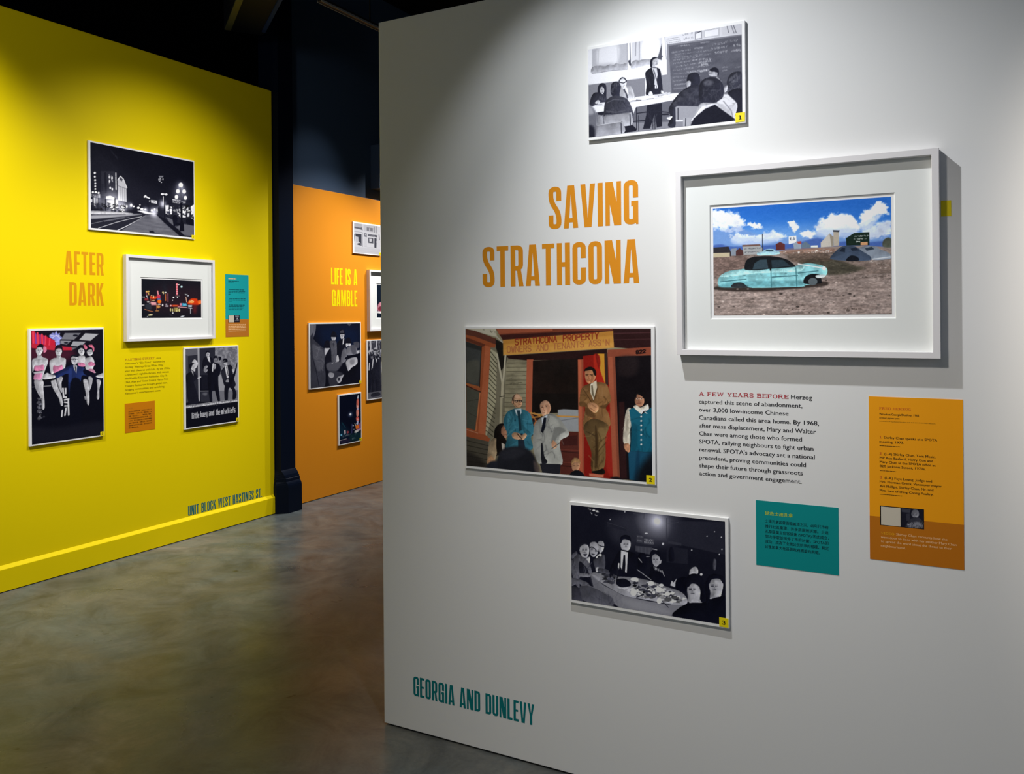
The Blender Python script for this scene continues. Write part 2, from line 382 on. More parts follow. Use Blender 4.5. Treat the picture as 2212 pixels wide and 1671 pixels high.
# ---------------------------------------------------------------- picture printing
# Each print's picture is drawn by numpy (polygons, strokes, glows, grain) and carried by the
# corner colours of a fine grid mesh: it is what is printed on the paper.
def lin(c):
    c = np.asarray(c, float)
    return np.where(c <= 0.04045, c / 12.92, ((c + 0.055) / 1.055) ** 2.4)

def homog(src, dst):
    A = []
    for (x, y), (u, v) in zip(src, dst):
        A.append([x, y, 1, 0, 0, 0, -u * x, -u * y, -u]); A.append([0, 0, 0, x, y, 1, -v * x, -v * y, -v])
    return np.linalg.svd(np.array(A, float))[2][-1].reshape(3, 3)

def fbm(h, w, cell, seed, octs=4):
    r = np.random.RandomState(seed); out = np.zeros((h, w)); amp = 1.0; tot = 0
    for o in range(octs):
        gh, gw = int(h / cell[1]) + 3, int(w / cell[0]) + 3
        g = r.rand(gh, gw)
        yy = np.arange(h) / cell[1]; xx = np.arange(w) / cell[0]
        yi = yy.astype(int); xi = xx.astype(int)
        fy = (yy - yi)[:, None]; fx = (xx - xi)[None]
        fy = fy * fy * (3 - 2 * fy); fx = fx * fx * (3 - 2 * fx)
        a = g[yi][:, xi]; b = g[yi][:, xi + 1]; c = g[yi + 1][:, xi]; d = g[yi + 1][:, xi + 1]
        out += amp * ((a * (1 - fx) + b * fx) * (1 - fy) + (c * (1 - fx) + d * fx) * fy)
        tot += amp; amp *= 0.55; cell = (max(1, cell[0] / 2), max(1, cell[1] / 2))
    return out / tot

# single-stroke capitals for signs inside the pictures, on a 4 x 6 grid
SIGN = {'S': '4,5 3,6 1,6 0,5 0,4 1,3 3,3 4,2 4,1 3,0 1,0 0,1', 'T': '0,6 4,6;2,6 2,0', 'R': '0,0 0,6 3,6 4,5 4,4 3,3 0,3;2,3 4,0',
 'A': '0,0 2,6 4,0;1,2 3,2', 'H': '0,0 0,6;4,0 4,6;0,3 4,3', 'C': '4,5 3,6 1,6 0,5 0,1 1,0 3,0 4,1', 'O': '1,6 3,6 4,5 4,1 3,0 1,0 0,1 0,5 1,6',
 'N': '0,0 0,6 4,0 4,6', 'P': '0,0 0,6 3,6 4,5 4,4 3,3 0,3', 'E': '4,6 0,6 0,0 4,0;0,3 3,3', 'Y': '0,6 2,3 4,6;2,3 2,0', 'W': '0,6 1,0 2,5 3,0 4,6',
 'D': '0,0 0,6 3,6 4,5 4,1 3,0 0,0', "'": '2,6 2,4', '8': '1,3 0,4 0,5 1,6 3,6 4,5 4,4 3,3 1,3 0,2 0,1 1,0 3,0 4,1 4,2 3,3', '2': '0,5 1,6 3,6 4,5 4,4 0,0 4,0',
 'L': '0,6 0,0 4,0', 'M': '0,0 0,6 2,3 4,6 4,0', 'B': '0,0 0,6 3,6 4,5 3,3 4,1 3,0 0,0;0,3 3,3', 'U': '0,6 0,1 1,0 3,0 4,1 4,6', 'I': '2,0 2,6', 'l': '2,6.5 2,0', 'i': '2,4 2,0;2,6 2,5.3', 't': '2,6 2,0 3.4,0;0.6,4.2 3.4,4.2', 'e': '0.5,2.2 3.5,2.2 3.5,4 0.5,4 0.5,0 3.5,0', 'h': '.5,6.5 .5,0;.5,4 3.5,4 3.5,0', 'u': '.5,4.4 .5,0 3.5,0;3.5,4.4 3.5,0', 'y': '.5,4.4 .5,1 3.5,1;3.5,4.4 3.5,-1.5', 'a': '.5,4.4 3.5,4.4 3.5,0 .5,0 .5,2.4 3.5,2.4', 'n': '.5,0 .5,4.2 3.5,4.2 3.5,0', 'd': '3.5,6.5 3.5,0 .5,0 .5,4 3.5,4', 'm': '0,0 0,4.2 4,4.2 4,0;2,4.2 2,0', 's': '3.5,4.2 .5,4.2 .5,2.3 3.5,2.3 3.5,0 .5,0', 'c': '3.5,4.2 .5,4.2 .5,0 3.5,0', 'f': '3.5,6.3 1.8,6.3 1.8,0;.6,4.2 3.4,4.2', 'Q': '1,6 3,6 4,5 4,1 3,0 1,0 0,1 0,5 1,6;2,2 4,0'}

class Pic:
    def __init__(s, W, H, quad, base, seed=1, tint=None):
        s.W, s.H = W, H
        s.M = homog(quad, [(0, 0), (W, 0), (W, H), (0, H)])
        s.tint = tint or ((0.02, 0.024, 0.075), (0.975, 0.975, 1.0))
        s.a = np.zeros((H, W, 3)) + s.col(base)
        q = np.array(quad, float)
        s.k = W / np.hypot(*(q[1] - q[0]))
        s.rng = np.random.RandomState(seed); s.form = .2
    def col(s, c):
        c = str(c)
        if c[0] == '#': return np.array([int(c[i:i + 2], 16) / 255 for i in (1, 3, 5)])
        v = float(c) / 255
        return np.array(s.tint[0]) * (1 - v) + np.array(s.tint[1]) * v
    def uv(s, P):
        P = np.asarray(P, float); q = np.c_[P, np.ones(len(P))] @ s.M.T
        return q[:, :2] / q[:, 2:]
    def blend(s, cov, box, c):
        x0, y0, x1, y1 = box
        v = s.a[y0:y1, x0:x1]; v += cov[..., None] * (c - v)
    def box(s, P, pad):
        x0, y0 = np.floor(P.min(0) - pad).astype(int); x1, y1 = np.ceil(P.max(0) + pad).astype(int) + 1
        x0, y0, x1, y1 = max(x0, 0), max(y0, 0), min(x1, s.W), min(y1, s.H)
        return (x0, y0, x1, y1) if x1 > x0 and y1 > y0 else None
    def segdist(s, P, box, closed):
        x0, y0, x1, y1 = box
        X, Y = np.meshgrid(np.arange(x0, x1) + 0.5, np.arange(y0, y1) + 0.5)
        d = np.full(X.shape, 1e9); ins = np.zeros(X.shape, bool)
        n = len(P)
        for i in range(n if closed else n - 1):
            a, b = P[i], P[(i + 1) % n]; e = b - a; L = e @ e
            if L < 1e-9: continue
            t = np.clip(((X - a[0]) * e[0] + (Y - a[1]) * e[1]) / L, 0, 1)
            d = np.minimum(d, (X - a[0] - t * e[0]) ** 2 + (Y - a[1] - t * e[1]) ** 2)
            if closed:
                m = (a[1] > Y) != (b[1] > Y)
                if abs(e[1]) > 1e-12: ins ^= m & (X < a[0] + (Y - a[1]) * e[0] / e[1])
        return np.sqrt(d), ins
    def poly(s, pts, c, blur=1.0, al=1.0, smooth=False):
        P = np.asarray(pts, float)
        if smooth and len(P) > 2:
            out = []
            n = len(P)
            for i in range(n):
                p0, p1, p2, p3 = P[i - 1], P[i], P[(i + 1) % n], P[(i + 2) % n]
                for t in (0, .25, .5, .75):
                    out.append(.5 * (2 * p1 + (p2 - p0) * t + (2 * p0 - 5 * p1 + 4 * p2 - p3) * t * t + (3 * p1 - p0 - 3 * p2 + p3) * t ** 3))
            P = np.array(out)
        P = s.uv(P); bx = s.box(P, blur + 1)
        if not bx: return
        d, ins = s.segdist(P, bx, True)
        cov = np.clip(0.5 + np.where(ins, d, -d) / max(blur, .8), 0, 1)
        if smooth and s.form and blur <= 3 and d.shape[0] > 3 and d.shape[1] > 3:   # the roundness the photograph recorded
            gy, gx = np.gradient(d); g = np.hypot(gx, gy) + 1e-6
            m = max((d * ins).max(), 1.0)
            sh = 1 - s.form * ((gx * -.6 + gy * -.8) * -1 / g) * np.exp(-d / (.45 * m))
            h, w = d.shape
            if m > 3: sh = sh + s.form * 1.5 * (fbm(h, w, (max(m * .8, 2.5), max(m * 1.3, 3)), int(s.rng.randint(9999)), 3) - .5)
            c = np.clip(c * sh[..., None], 0, 1)
        s.blend(cov * cov * (3 - 2 * cov) * al if blur > 2 else cov * al, bx, c)
    def line(s, pts, c, w, al=1.0, blur=1.0):
        P = s.uv(pts); w = w * s.k / 2; bx = s.box(P, w + blur + 1)
        if not bx: return
        d, _ = s.segdist(P, bx, False)
        f = 1.0
        if w < .5: f = max(w * 2, .15); w = .5
        s.blend(np.clip(.5 + (w - d) / max(blur, .8), 0, 1) * al * f, bx, c)
    def glow(s, x, y, r, c, al):
        p = s.uv([(x, y)])[0]; r = r * s.k
        bx = s.box(p[None], 3 * r)
        if not bx: return
        X, Y = np.meshgrid(np.arange(bx[0], bx[2]) + .5, np.arange(bx[1], bx[3]) + .5)
        g = np.exp(-((X - p[0]) ** 2 + (Y - p[1]) ** 2) / (r * r)) * al
        v = s.a[bx[1]:bx[3], bx[0]:bx[2]]; v += g[..., None] * c
    def scrib(s, a, b, n, c, al, h, w=3):
        a = np.array(a, float); b = np.array(b, float)
        for i in range(n):
            p = a + (b - a) * (i + s.rng.rand() * .8) / n
            if s.rng.rand() < .13: continue
            k = np.linalg.norm(b - a) / n
            for _ in range(2):
                q = [p + (s.rng.rand(2) - .5) * (k * 1.3, h * .8) for _ in range(3)]
                s.line(q, c, w, al * (.3 + .6 * s.rng.rand()))
    def text(s, t, a, b, h, c, w, al=1.0):
        a = np.array(a, float); b = np.array(b, float); n = len(t)
        for i, ch in enumerate(t):
            if ch not in SIGN: continue
            for st in SIGN[ch].split(';'):
                pts = [a + (b - a) * (i + .72 * float(q.split(',')[0]) / 4) / n - np.array([0, h * float(q.split(',')[1]) / 6]) for q in st.split()]
                s.line(pts, c, w, al)
    def run(s, src):
        for ln in src.strip().splitlines():
            t = ln.split('|')[0].split()
            if not t: continue
            op = t[0]
            if op == 'N':   # grain: N amp cellx celly seed
                f = fbm(s.H, s.W, (float(t[2]), float(t[3])), int(t[4])) - .5
                s.a += f[..., None] * float(t[1]); continue
            cc = t[1].split('@'); c = s.col(cc[0]) if op not in 'nF' else None; al = float(cc[1]) if len(cc) > 1 else 1.0
            P = lambda k: [tuple(map(float, q.split(','))) for q in t[k:]]
            if op in 'ps': s.poly(P(3), c, float(t[2]), al, op == 's')
            elif op == 'l': s.line(P(3), c, float(t[2]), al)
            elif op == 'e':   # e col blur cx,cy rx,ry ...
                q = P(3)
                for i in range(0, len(q), 2):
                    (x, y), (rx, ry) = q[i], q[i + 1]
                    s.poly([(x + rx * math.cos(k * .3927), y + ry * math.sin(k * .3927)) for k in range(16)], c, float(t[2]), al)
            elif op == 'g':
                for x, y in P(3): s.glow(x, y, float(t[2]), c, al)
            elif op == 'h':   # handwriting rows: h col n height a b [a b ...]
                q = P(4)
                for i in range(0, len(q), 2): s.scrib(q[i], q[i + 1], int(t[2]), c, al, float(t[3]))
            elif op == 't':   # sign: t col width height TEXT a b
                q = P(5); s.text(t[4].replace('_', ' '), q[0], q[1], float(t[3]), c, float(t[2]), al)
            elif op == 'c':   # cloud: c col edge polygon, a ragged soft outline
                pts = s.uv(P(3)); e = float(t[2]); bx = s.box(pts, e * 2); d, ins = s.segdist(pts, bx, True)
                f = fbm(s.H, s.W, (e * 1.6, e * 1.3), int(s.rng.randint(999)), 5)[bx[1]:bx[3], bx[0]:bx[2]]
                m = np.clip(.5 + np.where(ins, d, -d) / e + (f - .5) * 3.2, 0, 1); m = m * m * (3 - 2 * m)
                f2 = fbm(s.H, s.W, (e * 2.2, e * 1.8), int(s.rng.randint(999)), 4)[bx[1]:bx[3], bx[0]:bx[2]]
                s.blend(m * al, bx, np.clip(c * (1 + .35 * (f2 - .5))[..., None], 0, 1))
            elif op == 'n':   # mottling: n amp cellx,celly polygon
                bx = s.box(s.uv(P(3)), 2); d, ins = s.segdist(s.uv(P(3)), bx, True)
                cv = [float(k) for k in t[2].split(',')]
                f = fbm(s.H, s.W, cv, int(s.rng.randint(999)), 3)[bx[1]:bx[3], bx[0]:bx[2]]
                v = s.a[bx[1]:bx[3], bx[0]:bx[2]]; v *= (1 + float(t[1]) * (f - .5) * np.clip(d, 0, 1) * ins)[..., None]
            elif op == 'b':   # clutter: b colour n size a b c d, random small shapes inside the quad, levels around the colour
                n_, sz = int(t[2]), float(t[3]); q = [np.array(k) for k in P(4)]
                for _ in range(n_):
                    u_, v_ = s.rng.rand(2); o_ = (q[0] * (1 - u_) + q[1] * u_) * (1 - v_) + (q[3] * (1 - u_) + q[2] * u_) * v_
                    r_ = sz * (.35 + s.rng.rand()); a_ = s.rng.rand() * 6.3; k_ = s.rng.randint(3, 7)
                    s.poly([o_ + r_ * np.array([math.cos(a_ + 6.283 * j / k_) * 1.25, math.sin(a_ + 6.283 * j / k_) * .7]) for j in range(k_)],
                           np.clip(c * (.35 + 1.1 * s.rng.rand()), 0, 1), 1, al)
            elif op == 'f':   # faces: f shade size x,y [x,y ...], the eyes, nose and mouth
                for x, y in P(3):
                    r_ = float(t[2])
                    for sx in (-.42, .38): s.line([(x + (sx - .17) * r_, y - .12 * r_), (x + (sx + .17) * r_, y - .14 * r_)], c, r_ * .2, al)
                    for sx in (-.42, .38): s.line([(x + (sx - .22) * r_, y - .38 * r_), (x + (sx + .22) * r_, y - .42 * r_)], c, r_ * .12, al * .6)
                    s.line([(x - .02 * r_, y), (x - .1 * r_, y + .28 * r_), (x + .08 * r_, y + .32 * r_)], c, r_ * .1, al * .45)
                    s.line([(x - .26 * r_, y + .58 * r_), (x + .24 * r_, y + .56 * r_)], c, r_ * .17, al * .8)
            elif op == 'w':   # creases: w colour n length a b c d
                q = [np.array(k) for k in P(4)]; L_ = float(t[3])
                for _ in range(int(t[2])):
                    u_, v_ = s.rng.rand(2); o_ = (q[0] * (1 - u_) + q[1] * u_) * (1 - v_) + (q[3] * (1 - u_) + q[2] * u_) * v_
                    an = 1.57 + s.rng.randn() * .6; d_ = np.array([math.cos(an), math.sin(an)]) * L_ * (.4 + .8 * s.rng.rand()); n_ = np.array([-d_[1], d_[0]]) * .18 * s.rng.randn()
                    s.line([o_ - d_ / 2, o_ + n_, o_ + d_ / 2], c, 5 + 5 * s.rng.rand(), al * (.3 + .7 * s.rng.rand()), 2.2)
            elif op == 'F': s.form = float(t[1])
            elif op == 'x':   # textured patch: x col cells amp polygon, colour wobbling inside
                bx = s.box(s.uv(P(4)), 2); d, ins = s.segdist(s.uv(P(4)), bx, True)
                cv = [float(k) for k in t[2].split(',')]
                f = fbm(s.H, s.W, (cv[0], cv[1]), int(s.rng.randint(999)))[bx[1]:bx[3], bx[0]:bx[2]]
                m = np.clip(.5 + np.where(ins, d, -d), 0, 1) * np.clip((f - .5) * float(t[3]) + .5, 0, 1) * al
                s.blend(m, bx, c)
        s.a = np.clip(s.a, 0, 1)
        return s

ART = {}
ART['meeting'] = (400, 232, [(172,490),(2007,162),(2005,1310),(176,1540)], 222, '''
F .28
s 235 20 172,490 2007,162 2005,300 1100,430 850,800 172,900
p 180 2 220,487 640,412 640,720 470,735 300,760 218,775
s 224 14 300,480 530,440 520,640 440,650 330,660 285,650
l 150 10 640,412 640,720 430,740 300,765 218,775
s 165 3 222,700 300,680 380,685 430,663 470,672 510,648 560,660 640,650 638,718 430,738 222,772
l 190 9 300,480 292,680
l 200 9 520,440 530,650
p 240 1 645,412 690,405 690,700 645,712
l 90 12 672,412 678,640
l 60 26 662,625 676,668
p 205 2 692,405 1060,338 1048,600 900,660 690,712
s 238 10 830,380 1010,350 1000,560 830,610
l 150 12 745,400 738,560
l 140 10 785,395 782,660
s 165 3 692,640 740,610 780,615 830,600 930,600 925,655 820,680 692,712
p 75 2 1053,410 1050,610 1000,592
l 55 16 1052,570 1062,560
p 245 1 1062,340 1088,334 1110,780 1062,790
p 215 1 1088,332 2007,163 2007,292 1110,420 1100,415
l 130 6 1088,332 1105,600
h 130@.9 26 10 1110,360 1280,330 1112,385 1280,352 1115,408 1280,378
h 110 12 30 1300,305 1430,280 1310,350 1430,335
p 150 1 1445,268 1535,250 1535,350 1445,365
p 228 1 1460,282 1520,270 1520,340 1460,350
l 60 9 1470,285 1520,262
p 190 1 1550,250 1745,215 1745,318 1550,342
p 232 1 1565,262 1725,232 1725,305 1565,328
l 120 6 1640,235 1680,228
p 205 1 1765,210 2005,168 2005,285 1765,315
l 110 9 1830,190 1850,275
l 120 9 1880,185 1915,280
l 100 9 1905,180 1940,275
p 125 1 175,912 850,824 850,1035 175,1150
p 128 1 1040,790 1112,780 1112,990 1060,1000
l 165 6 175,912 850,822
p 128 1 1112,420 2007,292 2007,1010 1110,1010
p 72 2 1135,438 2007,308 2007,985 1165,995
x 105@.6 30,12 1.5 1135,438 2007,308 2007,985 1165,995
h 175@.8 14 26 1240,440 1390,425 1510,400 1620,385
h 205@.85 16 40 1630,430 1960,360 1650,470 1840,440 1890,425 1990,420 1680,520 1850,490 1890,490 1990,480
h 160@.8 30 26 1170,520 1400,480 1440,465 1550,455 1200,545 1640,485 1180,580 1640,530
h 175@.8 26 26 1190,610 1500,560 1190,650 1480,600 1200,690 1600,620 1190,730 1640,660
h 205@.85 20 34 1460,600 1650,590 1480,640 1640,610 1520,660 1600,650
h 200@.85 24 34 1340,750 1610,715 1500,740 1610,720
h 150@.75 30 22 1190,770 1560,740 1180,815 1500,790 1180,860 1340,840 1200,905 1340,885 1190,950 1340,935
h 150@.7 10 24 1770,690 1840,680 1770,730 1830,720 1920,690 1990,680
p 95 1 740,1170 1190,1075 1210,1400 700,1460 690,1300
p 110 2 260,1230 360,1210 370,1400 280,1400
p 130 3 690,1360 1420,1330 1420,1400 600,1480
p 30 1 280,1240 360,1220 362,1262 300,1280
s 30 1 280,1010 285,950 305,905 345,888 380,905 390,960 388,1040 386,1085 345,1010 310,1040 250,1050
s 195 1 312,960 330,932 356,946 363,985 345,1018 318,1000
l 50 8 325,965 340,962
l 60 6 335,1000 350,997
s 42 1 188,1140 215,1040 260,1000 330,1015 385,1055 390,1110 320,1120 225,1165
h 95@.7 16 60 300,1060 375,1090
s 215 1 540,862 556,826 590,818 622,845 630,890 612,930 580,935 552,902
l 45 14 540,905 545,850 575,822 605,828 628,860
l 40 12 556,880 592,886 626,868
s 190 1.5 545,950 600,925 670,920 705,970 722,1060 650,1078 560,1055
s 222 1 580,925 615,908 640,960 650,1020 615,1000 590,960
l 70 20 600,965 625,1010 640,1060
h 150@.6 14 60 660,960 700,1050
s 20 1 915,690 912,625 935,585 970,572 1002,580 985,592 950,610 938,690
s 205 1 945,612 985,585 1005,600 1014,650 990,690 955,690 942,650
l 110 6 965,625 980,620
l 110 6 990,622 1002,620
l 100 6 975,660 1000,655
l 120 5 988,628 996,645 984,648
s 150@.6 3 945,640 965,650 970,685 950,680
p 175 1 940,680 985,688 990,720 940,715
s 25 1 852,780 872,735 930,698 1000,700 1035,735 1050,850 1060,960 1062,1005 960,1020 862,1030 868,900
p 200 1 932,702 990,704 1002,780 988,850 1000,940 960,900 965,820
w 55@.5 10 120 865,740 930,740 1000,990 870,1000
h 60 18 34 950,720 985,830 960,740 990,860
p 215 1 965,915 1003,908 1003,945 967,948
l 80 8 985,915 985,940
p 25 1 870,1150 1050,1120 1050,1395 985,1412 965,1240 905,1425 822,1430 862,1260
w 55@.5 10 150 870,1180 1040,1150 1030,1390 860,1400
p 240 1 225,1165 430,1120 660,1085 870,1040 1240,1000 1248,1010 1180,1085 700,1178 262,1238
l 200 8 262,1160 700,1110 1190,1030
p 225 1 740,1052 890,1028 895,1055 745,1085
p 205 1 960,1025 1150,990 1152,1020 962,1052
l 120 8 745,1085 800,1090
l 95 10 690,1098 800,1088
l 130 9 870,1075 950,1066
h 120 12 30 1000,1040 1120,1010
e 240 1 1095,1040 30,22 1180,1025 30,16
l 150 8 240,1150 335,1140
s 210 1 892,1030 898,990 920,980 938,1005 940,1042
s 210 1 1040,970 1062,975 1070,1000 1042,1000
s 210 1 250,1128 285,1090 312,1110 300,1132
l 30 10 745,1175 745,1440
l 30 10 965,1150 965,1430
l 30 12 750,1245 960,1215 1130,1230
l 30 12 690,1345 860,1325
l 30 8 770,1270 770,1450
l 30 8 935,1330 940,1430
p 25 1 1010,1250 1130,1240 1130,1262 1010,1265
s 35 1 440,960 448,900 490,872 540,885 562,930 548,1000 540,1048 470,1052 440,1005
h 85@.6 14 50 470,900 545,900
w 95@.6 12 50 450,890 550,890 550,1000 450,1000
s 58 1 358,1230 372,1120 420,1065 480,1040 560,1045 640,1080 690,1180 712,1280 690,1325 560,1280 370,1292
l 95@.6 14 400,1120 480,1080 600,1090
w 30@.7 16 110 390,1090 660,1080 690,1290 380,1270
w 90@.5 10 100 390,1090 640,1080 670,1260 390,1240
l 30 16 380,1250 480,1262 640,1240
l 85@.7 12 390,1220 500,1235 610,1215
s 30 1 1346,860 1365,785 1430,752 1488,768 1506,840 1490,900 1400,930 1358,915
s 175 1 1346,862 1392,860 1385,920 1352,932
s 36 1 1130,1185 1220,1042 1300,965 1400,908 1500,900 1530,1000 1510,1160 1240,1200 1205,1400 1118,1390 1150,1290
w 72@.6 16 120 1200,1050 1500,920 1500,1150 1180,1190
x 75@.6 9,9 2.2 1150,1170 1300,970 1480,915 1500,1150 1240,1190
s 165 1 1605,765 1628,722 1680,740 1702,790 1640,802
l 40 8 1612,760 1650,755
s 22 1 1622,715 1680,688 1725,715 1728,780 1705,790 1690,745 1640,740
s 150 1 1690,750 1712,755 1708,795 1690,785
s 66 2 1690,800 1745,835 1775,900 1790,980 1600,1000 1500,980 1520,900 1600,810
s 150 2 1705,800 1740,830 1765,862 1740,850 1700,815
s 46 3 1828,940 1830,830 1895,748 2010,760 2010,1010 1900,975
h 120@.6 22 60 1850,840 1950,770 1880,870 1980,800
w 110@.6 18 90 1840,780 2000,780 2000,980 1850,960
s 185 2 1785,940 1830,900 1825,965 1795,985
s 30 2 1830,990 2010,950 2010,1235 1900,1250 1940,1120
s 34 2 1488,1000 1500,890 1560,825 1660,808 1750,850 1785,935 1772,1050 1700,1115 1540,1112 1490,1065
s 115@.55 8 1545,870 1600,840 1660,860 1640,900 1570,910
w 78@.6 26 90 1510,850 1760,850 1760,1080 1510,1080
w 20@.6 20 90 1510,850 1760,850 1760,1080 1510,1080
s 195 2 1425,1295 1478,1165 1530,1115 1700,1108 1790,1042 1850,1075 1870,1108 1932,1110 1942,1175 1890,1285 1780,1215 1680,1130 1560,1180 1470,1250
s 225 4 1700,1110 1790,1050 1840,1075 1890,1130 1800,1130
l 130@.7 14 1780,1090 1870,1200 1890,1270
p 20 2 1378,1405 1425,1300 1560,1185 1680,1132 1790,1212 1895,1285 1935,1325 1935,1330
p 150 1 1208,1170 1235,1152 1480,1155 1430,1275 1400,1312 1212,1318
p 165 1 1298,1292 1402,1290 1382,1398 1298,1402
l 60 14 1240,1180 1240,1310
l 50 10 1330,1300 1325,1395
s 232 1 1105,1292 1170,1276 1150,1312 1120,1310
s 160 1 370,1275 500,1260 660,1230 690,1250 692,1375 540,1402 380,1380
l 50 14 668,1260 672,1380
l 95 8 380,1275 660,1235
p 25 1 600,1400 700,1385 745,1430 740,1455 600,1480
s 155 1 285,1280 330,1275 345,1310 340,1390 290,1400
s 150 1 255,1395 420,1370 565,1338 585,1370 590,1480 258,1535
l 195 8 262,1395 560,1345
l 60 14 562,1370 566,1480
s 105 8 170,1180 225,1180 275,1290 262,1500 230,1560 165,1560
s 190@.6 9 172,1170 215,1185 235,1250 172,1260
s 30 9 172,1400 240,1420 240,1560 165,1560
N .05 2 2 5
''')
